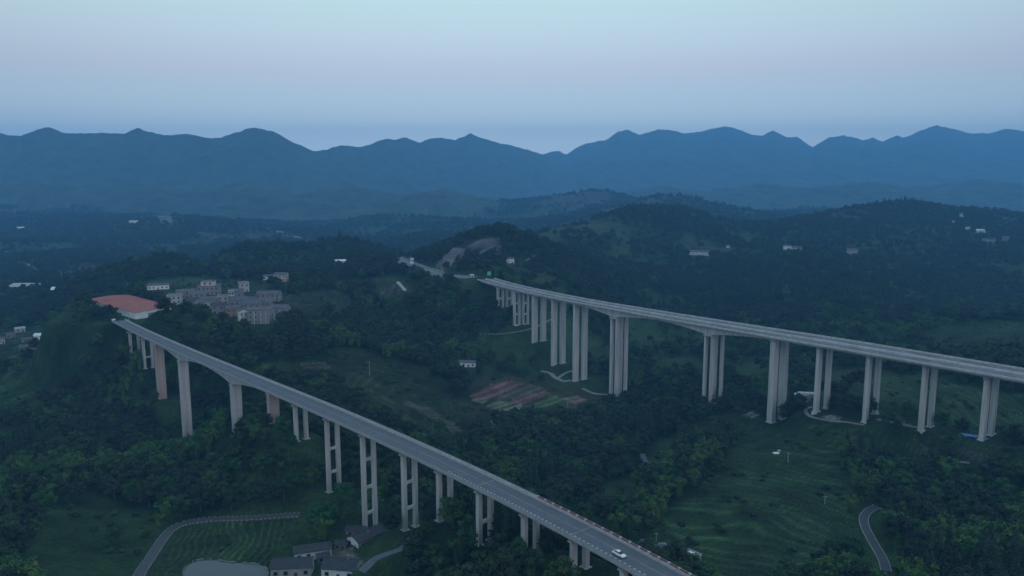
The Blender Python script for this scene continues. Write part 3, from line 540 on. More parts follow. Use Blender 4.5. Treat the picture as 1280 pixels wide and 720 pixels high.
def mountain(prof, y0, y1, y2, seed, label, swing=None):
    px = np.arange(prof[0][0], prof[-1][0], 1.8); X = np.array(prof, float)
    kx = np.interp(px, X[:, 0], X[:, 1]); kx = kx + fbm(px, px * 0, 22, 3, seed + 9) * 2.2 + fbm(px, px * 0, 5, 2, seed + 19) * .7
    sw = np.ones(len(px)) if swing is None else np.interp(px, *swing)
    u = (px - 640) / F; zr = np.array([at_y(a, b, y1 * q)[2] for a, b, q in zip(px, kx, sw)]); w = np.concatenate([np.linspace(0, 1, 130), np.linspace(1.03, 1.6, 14)])
    Wg, Ug = np.meshgrid(w, u, indexing='ij'); yy = np.where(Wg <= 1, y0 + (y1 - y0) * Wg, y1 + (y2 - y1) * (Wg - 1) / .6) * sw[None, :]
    xx = Ug * yy; z0 = CZ - 245.0; pr = np.where(Wg <= 1, Wg ** 1.35, 1 - (Wg - 1) * .9); zz = z0 + (zr[None, :] - z0) * pr
    sp = 1 - np.abs(fbm(xx + yy * .25, yy * .35, 430, 5, seed)) * 2.2; env = np.clip(Wg, 0, 1) * np.clip(1 - Wg, 0, 1) * 4
    zz += sp * 55 * env * (Wg <= 1) + fbm(xx, yy, 60, 3, seed + 5) * 14 * np.clip(env + .12, 0, 1)
    o = grid_mesh('mountain_range', xx, yy, zz, None, M['mountain']); tag(o, label, 'mountains', kind='structure')
mountain(RR, 5600, 8400, 9200, 201, 'paler blue mountain ridge closing the valley at the right')
FR = [(-420, 240), (-200, 230), (-60, 236), (0, 231), (60, 225), (120, 236), (170, 228), (235, 239), (300, 229), (375, 240), (440, 232), (505, 243), (560, 236), (600, 246), (650, 262), (700, 280)]
mountain(FR, 3100, 3650, 4000, 301, 'low hazy foothill ridge in front of the left mountains')
mountain(LR, 3500, 4350, 5000, 101, 'darker blue mountain ridge closing the valley at the left', ([-400, 0, 330, 560, 700, 900], [1.0, 1.05, 1.12, 1.45, 1.65, 1.7]))
FR2 = [(640, 262), (700, 246), (760, 243), (820, 233), (880, 240), (950, 228), (1010, 236), (1080, 226), (1150, 233), (1220, 224), (1290, 230), (1400, 222), (1550, 232)]
mountain(FR2, 3900, 5000, 5500, 401, 'low hazy foothill ridge in front of the right mountains')

# ------------------------------------------------------------------ viaducts
def viaduct(root, line, z, w, spans, depth, n_decks, gap, new):
    """decks: slab, road surface, girder per span, parapets; spans = station list, depth(i, t) girder depth along span i"""
    conc = M['concrete_new'] if new else M['concrete']
    for dk in range(n_decks):
        o0 = dk * (w + gap); ds = np.arange(spans[0], spans[-1] + 2, 4.0)
        def strip(a, b, z0, z1, d=ds, ):
            R = []
            for q in d:
                pa, _, _ = line.at(q, o0 + a); pb, _, _ = line.at(q, o0 + b); R.append([(*pa, z0), (*pb, z0), (*pb, z1), (*pa, z1)])
            return R
        MB().sweep(strip(0, w, z - .42, z - .09)).build('deck_slab', M['deck'], root)
        rs = MB().sweep(strip(.55, w - .55, z - .088, z)).build('road_surface', M['asphalt'] if not new else M['deck_road'], root)
        for i in range(len(spans) - 1):
            R = []
            for t in np.linspace(0.004, .996, 13):
                q = spans[i] + (spans[i + 1] - spans[i]) * t; h = depth(i, t); r = []
                for off, zz in ((w * .5 - 2.9, z - .424 - h), (w * .5 + 2.9, z - .424 - h), (w * .5 + 3.2, z - .424), (w * .5 - 3.2, z - .424)):
                    p, _, _ = line.at(q, o0 + off); r.append((*p, zz))
                R.append(r)
            MB().sweep(R).build('girder', conc, root)
        yield dk, o0, strip, rs
M['deck_road'] = mat('unfinished_road', (.165, .168, .185), .9, .45, .10)

lroot_p, _, _ = LL.at(LL.station(414, LW / 2, LZ), LW / 2)
LEFT = thing('viaduct', (lroot_p[0], lroot_p[1], float(H(*lroot_p)[0])), 'slimmer two lane viaduct curving from the red roofed hall to the bottom of the picture', 'viaduct')
Lst = [LL.station(px, LW / 2, LZ - 2) for px, _, _ in L_PIERS]
Lsp = [0.0] + Lst + [LL.s[-1]]
def ldepth(i, t):
    if i == 3: return 1.7 + 4.2 * t ** 2.2
    if i == 4: return 1.7 + 4.2 * (2 * abs(t - .5)) ** 1.9
    if i == 5: return 1.7 + 4.2 * (1 - t) ** 2.2
    return 1.6
for dk, o0, strip, rs in viaduct(LEFT, LL, LZ, LW, Lsp, ldepth, 1, 0, False):
    MB().sweep(strip(.02, .42, LZ - .35, LZ + .30)).build('parapet', M['deck'], LEFT)
    gr = MB().sweep(strip(.10, .28, LZ + .62, LZ + .95)); po = MB()
    for q in np.arange(3, Lsp[-1], 4.0):
        p, T, N = LL.at(q, .2); po.box(p, T * .07, N * .07, LZ + .29, LZ + .9)
    g_ = gr.build('guard_rail', M['steel'], LEFT); k = po.build('rail_post', M['steel'], g_); k['kind'] = 'stuff'
    MB().sweep(strip(LW - .5, LW - .02, LZ - .35, LZ + .75)).build('parapet', M['concrete'], LEFT)
    gr2 = MB().sweep(strip(LW - .42, LW - .22, LZ + .95, LZ + 1.25)).build('guard_rail', M['steel'], LEFT)
    rd, wt = MB(), MB(); d0 = LL.station(672, LW, LZ)
    for i, q in enumerate(np.arange(d0, Lsp[-1] - 2, 1.0)):
        R = [];
        for qq in (q, q + .97):
            p1, _, _ = LL.at(qq, LW - .56); p2, _, _ = LL.at(qq, LW + .03); R.append([(*p1, LZ + .78), (*p2, LZ + .78), (*p2, LZ + 1.28), (*p1, LZ + 1.28)])
        (rd if i % 4 else wt).sweep(R)
    k = rd.build('red_barrier_panel', M['red'], gr2); k['kind'] = 'stuff'; k = wt.build('white_barrier_panel', M['palegrey'], gr2); k['kind'] = 'stuff'
    MB().sweep(strip(LW * .54 - .05, LW * .54 + .05, LZ + .001, LZ + .012)).build('centre_line', M['worn_paint'], rs)
    MB().sweep(strip(LW - 1.25, LW - .62, LZ + .001, LZ + .16)).build('kerb', M['paint_grey'] if 'paint_grey' in M else M['deck'], rs)
    da = MB()
    for q in np.arange(LL.station(560, 2, LZ), Lsp[-1] - 2, 2.0):
        p, T, N = LL.at(q, 2.35); da.box(p, T * .5, N * .12, LZ + .001, LZ + .012)
    k = da.build('lane_dash', M['paint'], rs); k['kind'] = 'stuff'
    MB().sweep(strip(1.2, 1.32, LZ + .001, LZ + .012)).build('edge_line', M['paint'], rs)
    for a in (2.9, 4.6, 7.1, 8.9): MB().sweep(strip(a, a + .75, LZ + .0005, LZ + .006)).build('wheel_track', M['wheel'], rs)
    for j in (2, 5, 8, 11, 13):
        p, T, N = LL.at(Lst[j], LW / 2); MB().box(p, T * .22, N * (LW / 2 - .6), LZ + .001, LZ + .02).build('expansion_joint', M['track'], rs)
BEAMS = {0: [], 1: [446], 7: [560, 589], 8: [573.5, 608, 640], 9: [602, 634], 10: [626], 11: [651], 12: [], 13: []}
PIER_SPOTS = []
for j, (px, py, kind) in enumerate(L_PIERS):
    d = Lst[j]; p, T, N = LL.at(d, LW / 2); zb = at_y(px, py, p[1])[2] if py < 725 else float(H(*p)[0]); zg = min(zb, float(H(*p)[0])) - 5
    PIER_SPOTS.append((*p, 5.0)); top = LZ - .43 - (5.9 if j in (3, 4) else ldepth(j, 1.0))
    if kind == 'frame':
        q = MB(); R = []
        for a, zlo in ((-4.6, .75), (-3.4, 0), (3.4, 0), (4.6, .75)):
            c = p + N * a; R.append([(*(c - T * 1.0), top - 1.35 + zlo), (*(c + T * 1.0), top - 1.35 + zlo), (*(c + T * 1.0), top - .004), (*(c - T * 1.0), top - .004)])
        cap = q.sweep(R).build('pier', M['concrete'], LEFT)
        for a in (-2.75, 2.75):
            c = p + N * a; MB().box(c, T * .95, N * .85, zg, top - 1.352).build('column', M['concrete'], cap)
            MB().box(c, T * 1.5, N * 1.5, zg - 1, zb + .25).build('footing', M['concrete'], cap)
        for by in BEAMS.get(j, []):
            zc = at_y(px, by, p[1])[2]; q = MB(); R = []
            for a, h in ((-1.89, .95), (-1.2, .55), (1.2, .55), (1.89, .95)):
                c = p + N * a; R.append([(*(c - T * .6), zc - h), (*(c + T * .6), zc - h), (*(c + T * .6), zc + h), (*(c - T * .6), zc + h)])
            q.sweep(R).build('cross_beam', M['concrete'], cap)
    else:
        m_ = M['concrete_red'] if j in (2, 5) else M['concrete']
        pr = MB().box(p, T * 1.7, N * 2.7, zg, top - .9).build('pier', m_, LEFT)
        MB().box(p, T * 1.85, N * 3.05, top - .898, top - .004).build('pier_head', M['concrete'], pr)
        for a in (-1, 1): MB().box(p + N * a * 2.05, T * 1.82, N * .42, zg, top - .902).build('pilaster', m_, pr)
        lines = MB()
        for zz in np.arange(zb + 4, top - 2, 4.5): lines.box(p, T * 1.73, N * 2.74, zz, zz + .22)
        k = lines.build('pour_joint', M['deck'], pr); k['kind'] = 'stuff'

rp_, _, _ = RL.at(RL.station(1025, RW, RZ), RW)
RIGHT = thing('viaduct', (rp_[0], rp_[1], float(H(*rp_)[0])), 'wide twin deck viaduct on tall paired piers running to the right picture edge', 'viaduct')
Rst = [RL.station(px, RW / 2, RZ - 2.5) for px, _, _, _ in R_PIERS]
Rsp = [max(0, Rst[0] - 42)] + Rst + [RL.s[-1]]
def rdepth(i, t):
    if i == 5: return 2.0 + 4.3 * t ** 2.2
    if i == 6: return 2.0 + 4.3 * (2 * abs(t - .5)) ** 1.9
    if i == 7: return 2.0 + 4.3 * (1 - t) ** 2.2
    return 1.75
for dk, o0, strip, rs in viaduct(RIGHT, RL, RZ, RW, Rsp, rdepth, 2, RGAP, True):
    for a in (.02, RW - .5):
        MB().sweep(strip(a, a + .48, RZ - .35, RZ + 1.0)).build('parapet', M['concrete_new'], RIGHT)
    for a in (1.2, 4.6, 8.2, RW - 1.4): MB().sweep(strip(a, a + .15, RZ + .001, RZ + .012)).build('lane_line', M['paint'], rs)
    for j in (1, 4, 7, 10): p, T, N = RL.at(Rst[j], o0 + RW / 2); MB().box(p, T * .3, N * (RW / 2 - .6), RZ + .001, RZ + .02).build('expansion_joint', M['asphalt_dark'], rs)
RB = {0: [373], 1: [379, 392.5], 11: [497, 522]}
for j, (px, py, py2, kind) in enumerate(R_PIERS):
    for dk in (0, 1):
        off = RW / 2 + dk * (RW + RGAP); p, T, N = RL.at(Rst[j], off); cx = proj(p[0], p[1], RZ - 20)[0]
        zb = at_y(cx, py2 if dk else py, p[1])[2]; zg = min(zb, float(H(*p)[0])) - 6; PIER_SPOTS.append((*p, 5.5)); top = RZ - .43 - (6.3 if j in (5, 6) else rdepth(j, 1.0))
        if kind in ('frame', 'frame_wall'):
            wd, tk, sp = (1.25, 1.1, 2.6) if kind == 'frame' else (1.0, 1.2, 1.6)
            R = []
            for a, zlo in ((-4.4, .8), (-3.2, 0), (3.2, 0), (4.4, .8)):
                c = p + N * a; R.append([(*(c - T * 1.2), top - 1.5 + zlo), (*(c + T * 1.2), top - 1.5 + zlo), (*(c + T * 1.2), top - .004), (*(c - T * 1.2), top - .004)])
            cap = MB().sweep(R).build('pier', M['concrete_new'], RIGHT)
            for a in (-sp, sp): MB().box(p + N * a, T * tk, N * wd * .8, zg, top - 1.502).build('column', M['concrete_new'], cap)
            zs = [at_y(cx, by, p[1])[2] for by in RB.get(j, [])] + ([zb + .6] if kind == 'frame_wall' else [])
            for zc in zs: MB().box(p, T * tk * .7, N * (sp - wd * .8 - .002), zc - .9, zc + .9).build('cross_beam', M['concrete_new'], cap)
            MB().box(p, T * 1.7, N * 3.8, zg - 2, zb + .2).build('footing', M['concrete_new'], cap)
        elif kind == 'twin':
            cap = MB().box(p, T * 3.7, N * 3.0, top - .8, top - .004).build('pier', M['concrete_new'], RIGHT)
            for a in (-1, 1):
                wl = MB().box(p + T * a * 2.75, T * .65, N * 1.75, zg, top - .802).build('pier_wall', M['concrete_new'] if a < 0 else M['concrete'], cap)
            MB().box(p, T * 4.6, N * 3.8, zg - 2, zb + .4).build('footing', M['concrete_new'], cap)
        else:
            wn, wt = ((2.6, 1.15) if j < 5 else (2.15, 1.05)) if kind == 'wall' else (2.9, 1.7)
            pr = MB().box(p, T * wt, N * wn, zg, top - 1.302).build('pier', M['concrete_new'], RIGHT); R = []
            for a, zlo in ((-wn - 1.0, .7), (-wn + .1, 0), (wn - .1, 0), (wn + 1.0, .7)):
                c = p + N * a; R.append([(*(c - T * (wt + .15)), top - 1.3 + zlo), (*(c + T * (wt + .15)), top - 1.3 + zlo), (*(c + T * (wt + .15)), top - .004), (*(c - T * (wt + .15)), top - .004)])
            MB().sweep(R).build('pier_head', M['concrete_new'], pr)
            for a in (-1, 1): MB().box(p + N * a * (wn - .28), T * (wt + .12), N * .26, zg, top - 1.31).build('pilaster', M['concrete_new'], pr)
            MB().box(p, T * (wt + .7), N * (wn + .7), zg - 2, zb + .2).build('footing', M['concrete_new'], pr)

# ------------------------------------------------------------------ buildings
def house(key, px, py, w, d, h, turn, roof, wall, rmat, storeys, label):
    P = PLOT[key]; u = (px - 640) / F; ay = np.array([u, 1.0]); ay /= np.linalg.norm(ay); a = math.radians(turn)
    ay = np.array([ay[0] * math.cos(a) - ay[1] * math.sin(a), ay[0] * math.sin(a) + ay[1] * math.cos(a)]); ax = np.array([ay[1], -ay[0]])
    c = P[:2] + np.array([u, 1.0]) / math.hypot(u, 1) * d / 2; z = P[2]; far = P[1] > 1100
    name = {'f': 'farm_building', 'c': 'cottage'}.get(key[0], 'house')
    r = thing(name, (*c, z), label, 'house', {'h': 'houses of the grey village', 'l': 'houses on the left valley floor', 'v': 'houses on the valley slopes', 'f': 'far hazy buildings', 'c': 'cottages below the barrier', 'n': 'dark roofed farmhouses'}[key[0]])
    MB().box(c, ax * w / 2, ay * d / 2, z - 2.5, z + h).build('wall', M[wall], r)
    e = .45; rm = M[rmat]
    if roof == 'flat':
        rf = MB().box(c, ax * (w / 2 + .2), ay * (d / 2 + .2), z + h + .002, z + h + .35).build('roof', rm, r)
        m = MB()
        for s_, k_, q in ((ax, ay, w), (ay, ax, d)):
            o2 = d if s_ is ax else w
            for g in (-1, 1): m.box(c + k_ * g * (o2 / 2 + (.05 if s_ is ax else .052)), s_ * (q / 2 + (.2 if s_ is ax else -.102)), k_ * .15, z + h + .352, z + h + .9)
        m.build('parapet', M[wall], rf)
    else:
        long = w >= d; A, B_, la, lb = (ax, ay, w / 2 + e, d / 2 + e) if long else (ay, ax, d / 2 + e, w / 2 + e)
        rise = lb * (.42 if roof == 'gable' else .5); hip = lb * .9 if roof == 'hip' else 0; z0 = z + h - .05
        def pt(a_, b_, zz): q = c + A * a_ + B_ * b_; return (q[0], q[1], zz)
        t = .18; V = [pt(-la, -lb, z0), pt(la, -lb, z0), pt(la, lb, z0), pt(-la, lb, z0), pt(-la + hip, 0, z0 + rise), pt(la - hip, 0, z0 + rise),
             pt(-la, -lb, z0 + t), pt(la, -lb, z0 + t), pt(la, lb, z0 + t), pt(-la, lb, z0 + t), pt(-la + hip, 0, z0 + rise + t), pt(la - hip, 0, z0 + rise + t)]
        rf = MB().add(V, [(0, 4, 5, 1), (3, 2, 5, 4), (6, 7, 11, 10), (8, 9, 10, 11), (0, 1, 7, 6), (2, 3, 9, 8), (0, 6, 10, 4), (3, 4, 10, 9), (1, 5, 11, 7), (2, 8, 11, 5)] + ([(6, 10, 9), (7, 8, 11), (0, 3, 4), (1, 5, 2), (0, 6, 9, 3), (1, 2, 8, 7)] if hip else [])).build('roof', rm, r)
        MB().tube(pt(-la + hip, 0, z0 + rise + t), pt(la - hip, 0, z0 + rise + t), .16, n=6).build('ridge_tile', rm, rf)
        if not hip:
            ga = la - e - .02
            for s_ in (-1, 1): MB().add([pt(s_ * ga, -lb + e, z0 - .02), pt(s_ * ga, lb - e, z0 - .02), pt(s_ * ga, 0, z0 + rise * (1 - e / lb) - .02), pt(s_ * (ga - .2), -lb + e, z0 - .02), pt(s_ * (ga - .2), lb - e, z0 - .02), pt(s_ * (ga - .2), 0, z0 + rise * (1 - e / lb) - .02)],
                                        [(0, 1, 2), (3, 5, 4), (0, 3, 4, 1), (1, 4, 5, 2), (2, 5, 3, 0)]).build('gable', M['white'] if key in ('n2', 'n3', 'n4') else M[wall], r)
    if far and key not in ('v5', 'v8', 'v9'): 
        MB().box(c - ay * (d / 2 + .02), ax * w * .08, ay * .06, z, z + min(h * .6, 2.3)).build('door', M['door'], r); return r
    sh = h / storeys
    def window(cc, s_, k_, zz, ww=1.3, hh=1.4):
        f = MB().box(cc, s_ * (ww / 2 + .12), k_ * .06, zz - .12, zz + hh + .12).build('window', M['palegrey'] if wall != 'palegrey' else M['grey'], r)
        MB().box(cc + k_ * .05, s_ * ww / 2, k_ * .05, zz, zz + hh).build('pane', M['glass'], f)
    nw = max(2, int(w / 3.6))
    for fl in range(storeys):
        for i in range(nw):
            if fl == 0 and i == nw // 2: continue
            window(c - ay * (d / 2 + .02) + ax * ((i + .5) / nw - .5) * w, ax, -ay, z + fl * sh + sh * .32, 1.5 if key[0] == 'n' else 1.3, min(1.5, sh * .45))
        for g in (-1, 1):
            for i in range(max(1, int(d / 5))): window(c + ax * g * (w / 2 + .02) + ay * ((i + .5) / max(1, int(d / 5)) - .5) * d, ay, ax * g, z + fl * sh + sh * .32, 1.2, min(1.4, sh * .42))
    MB().box(c - ay * (d / 2 + .02) + ax * ((nw // 2 + .5) / nw - .5) * w, ax * .6, ay * .07, z - .3, z + min(2.2, h * .7)).build('door', M['door'], r)
    if key == 'h1':
        cc = c + ay * 0.5 + ax * -.5; z1 = z + h + .37
        t = MB().box(cc, ax * 6, ay * 4, z1, z1 + 4.2).build('upper_storey', M['pink'], r)
        MB().box(cc, ax * 6.4, ay * 4.4, z1 + 4.202, z1 + 4.6).build('roof', rm, t)
        for i in (-1, 1): MB().box(cc - ay * 4.02 + ax * i * 2.4, ax * .9, ay * .06, z1 + 1.3, z1 + 3.0).build('pane', M['glass'], t)
    if key == 'n2': MB().box(c - ay * (d / 2 + .05), ax * w / 2, ay * .04, z, z + h).build('end_wall', M['white'], r)
    if key in ('n2', 'n4'):      # chimney and porch slab
        MB().box(c + ax * w * .2, ax * .35, ay * .35, z + h, z + h + 2.6).build('chimney', M['brick'], rf)
    if key == 'h12' or key == 'h11' or key == 'h13':   # pale bands of balconies on the front
        for g in (-.18, .12, .36):
            MB().box(c - ay * (d / 2 + .35) + ax * g * w, ax * .45, ay * .3, z, z + h * .92).build('balcony_column', M['palegrey'], r)
    return r
for h_ in HOUSES: house(*h_)

# the red roofed hall: long curved roof over white walls
hc, hu, hv = PLOT['hall'][:2], np.array([.744, -.668]), np.array([.668, .744])
q0, q1, q2, q3 = (at_z(*q, CZ - 114)[:2] for q in ((110, 374.5), (168, 391), (225, 385.5), (158, 368.5)))
hc = (q0 + q1 + q2 + q3) / 4; hl = np.dot(q1 - q0, hu) * .5; hw_ = 16.0; ze = CZ - 114.0; zf = CZ - 119.5
HALL = thing('hall', (*hc, zf), 'long white walled hall under a curved faded red roof beside the viaduct end', 'hall')
MB().box(hc, hu * hl, hv * hw_, zf - 2, ze - .1).build('wall', M['whitesheet'], HALL)
R = []
for s_ in np.linspace(-1, 1, 2):
    up = [(*(hc + hu * s_ * (hl + .8) + hv * k * (hw_ + .9)), ze + 1.0 * math.cos(k * math.pi / 2) ** .9 + .25) for k in np.linspace(-1, 1, 15)]
    lo = [(*(hc + hu * s_ * (hl + .8) + hv * k * (hw_ + .9)), ze + 1.0 * math.cos(k * math.pi / 2) ** .9) for k in np.linspace(-1, 1, 15)]
    R.append(up + lo[::-1])
rf = MB().sweep(R).build('roof', M['redroof'], HALL)
for s_ in (-1, 1):
    pts = [(*(hc + hu * s_ * (hl - .05) + hv * k * hw_), ze + 1.0 * math.cos(k * math.pi / 2) ** .9 - .02) for k in np.linspace(-1, 1, 15)]
    b_ = [(*(hc + hu * s_ * (hl - .05) + hv * k * hw_), ze - .12) for k in np.linspace(-1, 1, 15)]
    m = MB(); m.add(pts + b_, [(i, i + 1, i + 16, i + 15) for i in range(14)]); m.build('gable', M['whitesheet'], HALL)
for k in np.arange(-.94, .95, .06): 
    c_ = hc + hu * hl * k
    R = [[(*(c_ + hu * s_ + hv * kk * (hw_ + .92)), ze + 1.0 * math.cos(kk * math.pi / 2) ** .9 + zz) for s_, zz in ((-.12, .26), (.12, .26), (.12, .36), (-.12, .36))] for kk in np.linspace(-1, 1, 13)]
    MB().sweep(R).build('roof_seam', M['redroof'], rf)
MB().box(hc - hv * (hw_ + .15), hu * (hl + .5), hv * .12, ze - 1.6, ze - .15).build('fascia', M['whitesheet'], HALL)
MB().box(hc + hu * (hl + .02) - hv * 4, hv * 2.4, hu * .06, zf - .5, zf + 4.2).build('door', M['grey'], HALL)
PADS_T = [(hc[0] + hu[0] * k * hl, hc[1] + hu[1] * k * hl, 20) for k in (-1, -.66, -.33, 0, .33, .66, 1)]

# ------------------------------------------------------------------ small things
HF = H
def pole(px, py, h, label, group='power poles in the fields'):
    p = hit(px, py); r = thing('utility_pole', p, label, 'utility pole', group); PADS_T.append((p[0], p[1], 2))
    MB().tube(p - [0, 0, 1], p + [0, 0, h], .2, .13).build('pole', M['palegrey'], r)
    MB().box(p[:2], (.9, 0), (0, .06), p[2] + h - .9, p[2] + h - .75).build('crossarm', M['steel'], r)
    for s_ in (-.8, .8): MB().tube(p + [s_, 0, h - .75], p + [s_, 0, h - .4], .06, n=6).build('insulator', M['white'], r)
pole(462, 470, 11, 'pale pole in the wood above the middle of the slimmer viaduct')
pole(614.5, 542, 9, 'pale pole in the bushes below the red soil plots')
pole(669, 520, 8, 'pale pole at the lower edge of the striped field plots')
pole(709.5, 517, 9, 'pale pole left of the bush at the twin walled pier')
pole(820, 681, 6, 'pale pole among the cottages behind the red striped barrier')
pole(985, 578, 6, 'pale pole on the upper terraces beside the white hut')
pole(1031, 630, 4.5, 'short pale pole standing on the middle of the terraced hill')
pole(906.5, 562, 4, 'short pale pole at the top left edge of the terraced hill')
pole(160, 368, 12, 'thin mast rising behind the red roofed hall')
pole(161.5, 404, 8, 'pale pole beside the far end of the slimmer viaduct')
pole(78, 356, 22, 'tall pale mast beside the long shed on the left plain')
p = hit(970, 568.5); r = thing('hut', p, 'tiny white roofed hut on the upper terraces of the hill', 'hut'); MB().box(p[:2], (1.5, .2), (-.15, .9), p[2] - 1, p[2] + 1.1).build('wall', M['grey'], r); MB().box(p[:2], (1.8, .25), (-.2, 1.15), p[2] + 1.102, p[2] + 1.25).build('roof', M['white'], r)
p = hit(974, 564.5); r = thing('hut', p, 'smallest white hut just behind the white roofed hut on the terraces', 'hut'); MB().box(p[:2], (.7, .1), (-.1, .6), p[2] - 1, p[2] + .7).build('wall', M['grey'], r); MB().box(p[:2], (.9, .1), (-.1, .8), p[2] + .702, p[2] + .85).build('roof', M['palegrey'], r)
# blue tarpaulin shelter
p = hit(1216, 546); r = thing('tarpaulin', p, 'bright blue tarpaulin stretched on posts at the foot of the slotted pier', 'tarpaulin'); m = MB(); V = []
for i in range(7):
    for j in range(4): V.append((p[0] - 6 + i * 2.0, p[1] - 3 + j * 2 - i * .5, p[2] + 1.7 + .35 * math.sin(i * 1.3) * math.cos(j * 1.7) - abs(j - 1.5) * .25 - i * .12))
V2 = [(a, b_, c_ - .05) for a, b_, c_ in V]; Fc = []
for i in range(6):
    for j in range(3): q = i * 4 + j; Fc += [(q, q + 4, q + 5, q + 1), (q + 28, q + 29, q + 33, q + 32)]
m.add(V + V2, Fc).build('sheet', M['bluesheet'], r)
for i, j in ((0, 0), (6, 0), (0, 3), (6, 3)): v = V[i * 4 + j]; MB().tube((v[0], v[1], p[2] - 1), (v[0], v[1], v[2] - .06), .06, n=6).build('post', M['steel'], r)
PADS_T.append((p[0], p[1], 9))
# stone block by the paired piers
p = hit(1004, 505); r = thing('culvert_block', p, 'pale concrete block standing left of the paired piers on the right', 'concrete block'); PADS_T.append((p[0], p[1], 10))
MB().box(p[:2] + [0, 4], (4.6, -.8), (.6, 3), p[2] - 3, p[2] + 6).build('body', M['concrete'], r); MB().box(p[:2] + [3.6, 4.2], (5.6, -1), (.5, 2.4), p[2] + 6.002, p[2] + 7).build('cap_slab', M['concrete_new'], r)
MB().box(p[:2] + [7, 4.5], (2.2, -.4), (.5, 2.2), p[2] - 3, p[2] + 5.99).build('buttress', M['concrete'], r)
# round water tank by the twin walled pier
p = hit(748, 503.5); r = thing('water_tank', p, 'low round pale water tank on the plots left of the twin walled pier', 'water tank'); PADS_T.append((p[0], p[1], 6))
MB().tube(p - [0, 0, 1], p + [0, 0, .8], 3.6, n=28).build('rim', M['track'], r); MB().tube(p + [0, 0, .802], p + [0, 0, .83], 3.2, n=28).build('water', M['palegrey'], r)
# long pale shed roof on the left plain
p = hit(46, 361); r = thing('shed', p, 'long low pale shed roof stretching across the left plain', 'shed'); PADS_T.append((p[0], p[1], 34)); PADS_T.append((p[0] - 30, p[1], 20)); PADS_T.append((p[0] + 30, p[1], 20))
MB().box(p[:2], (36, 0), (0, 7), p[2] - 3, p[2] + 4).build('wall', M['grey'], r); MB().hexa([(p[0] - 37, p[1] - 8, p[2] + 4.01), (p[0] + 37, p[1] - 8, p[2] + 4.01), (p[0] + 37, p[1] + 8, p[2] + 7), (p[0] - 37, p[1] + 8, p[2] + 7), (p[0] - 37, p[1] - 8, p[2] + 4.3), (p[0] + 37, p[1] - 8, p[2] + 4.3), (p[0] + 37, p[1] + 8, p[2] + 7.3), (p[0] - 37, p[1] + 8, p[2] + 7.3)]).build('roof', M['palegrey'], r)
p = hit(74, 367); r = thing('house', p, 'white gabled house at the right end of the long pale shed', 'house'); PADS_T.append((p[0], p[1], 10))
MB().box(p[:2], (6, 1.5), (-1.2, 5), p[2] - 2, p[2] + 5.5).build('wall', M['white'], r); MB().add([(p[0] - 7, p[1] - 7, p[2] + 5.4), (p[0] + 6, p[1] - 5, p[2] + 5.4), (p[0] + 5, p[1] + 7, p[2] + 5.4), (p[0] - 8, p[1] + 5, p[2] + 5.4), (p[0] - 7.5, p[1] - 1, p[2] + 8.4), (p[0] + 5.5, p[1] + 1, p[2] + 8.4)], [(0, 1, 5, 4), (2, 3, 4, 5), (0, 4, 3), (1, 2, 5), (0, 3, 2, 1)]).build('roof', M['whitesheet'], r)
# drain chute on the bare slope
a, b_ = hit(497, 353), hit(507, 364); m = MB(); d_ = b_ - a; nn = np.array([-d_[1], d_[0]]); nn = nn / np.linalg.norm(nn) * 1.5
m.hexa([(*(a[:2] - nn), a[2] - 1), (*(b_[:2] - nn), b_[2] - 1), (*(b_[:2] + nn), b_[2] - 1), (*(a[:2] + nn), a[2] - 1), (*(a[:2] - nn), a[2] + 1), (*(b_[:2] - nn), b_[2] + 1), (*(b_[:2] + nn), b_[2] + 1), (*(a[:2] + nn), a[2] + 1)])
o = m.build('drain_chute', M['concrete']); tag(o, 'pale concrete drain chute running down the bare slope below the motorway', 'drain')
# signs at the far abutment
def sign(px, off, dpx, w_, h_, m_, label):
    d = RL.station(px, off, RZ); p, T, N = RL.at(d, off); r = thing('road_sign', (*p, RZ), label, 'road sign')
    for s_ in (-.35, .35): MB().tube((*(p + N * w_ * s_), RZ), (*(p + N * w_ * s_), RZ + 2.0), .12, n=8).build('post', M['steel'], r)
    MB().box(p, N * w_ / 2, T * .08, RZ + 2.0, RZ + 2.0 + h_).build('panel', m_, r)
    MB().box(p, N * (w_ / 2 + .1), T * .05, RZ + 1.9, RZ + 2.1 + h_).build('frame', M['white'], r)
sign(608.5, 2 * RW + RGAP - .25, 0, 3.6, 3.4, M['green_sign'], 'green road sign panel standing on the far abutment of the wide viaduct')
d = RL.station(590, .3, RZ); p, T, N = RL.at(max(d, 1), .3); p = p - T * 2
r = thing('cabin', (*p, RZ), 'small pale cabin at the far abutment of the wide viaduct', 'cabin'); MB().box(p, T * 1.5, N * 1.7, RZ - 3, RZ + 3.2).build('wall', M['palegrey'], r); MB().box(p, T * 1.8, N * 2.0, RZ + 3.202, RZ + 3.5).build('roof', M['whitesheet'], r); MB().box(p + T * 1.52, N * .5, T * .05, RZ + .1, RZ + 2.1).build('door', M['door'], r)
p, T, N = LL.at(2, 1.0); r = thing('signboard', (*p, LZ), 'little white signboard at the far end of the slimmer viaduct', 'signboard'); MB().tube((*p, LZ), (*p, LZ + 1.2), .08).build('post', M['steel'], r); MB().box(p, N * 1.3, T * .06, LZ + 1.0, LZ + 2.2).build('panel', M['white'], r)
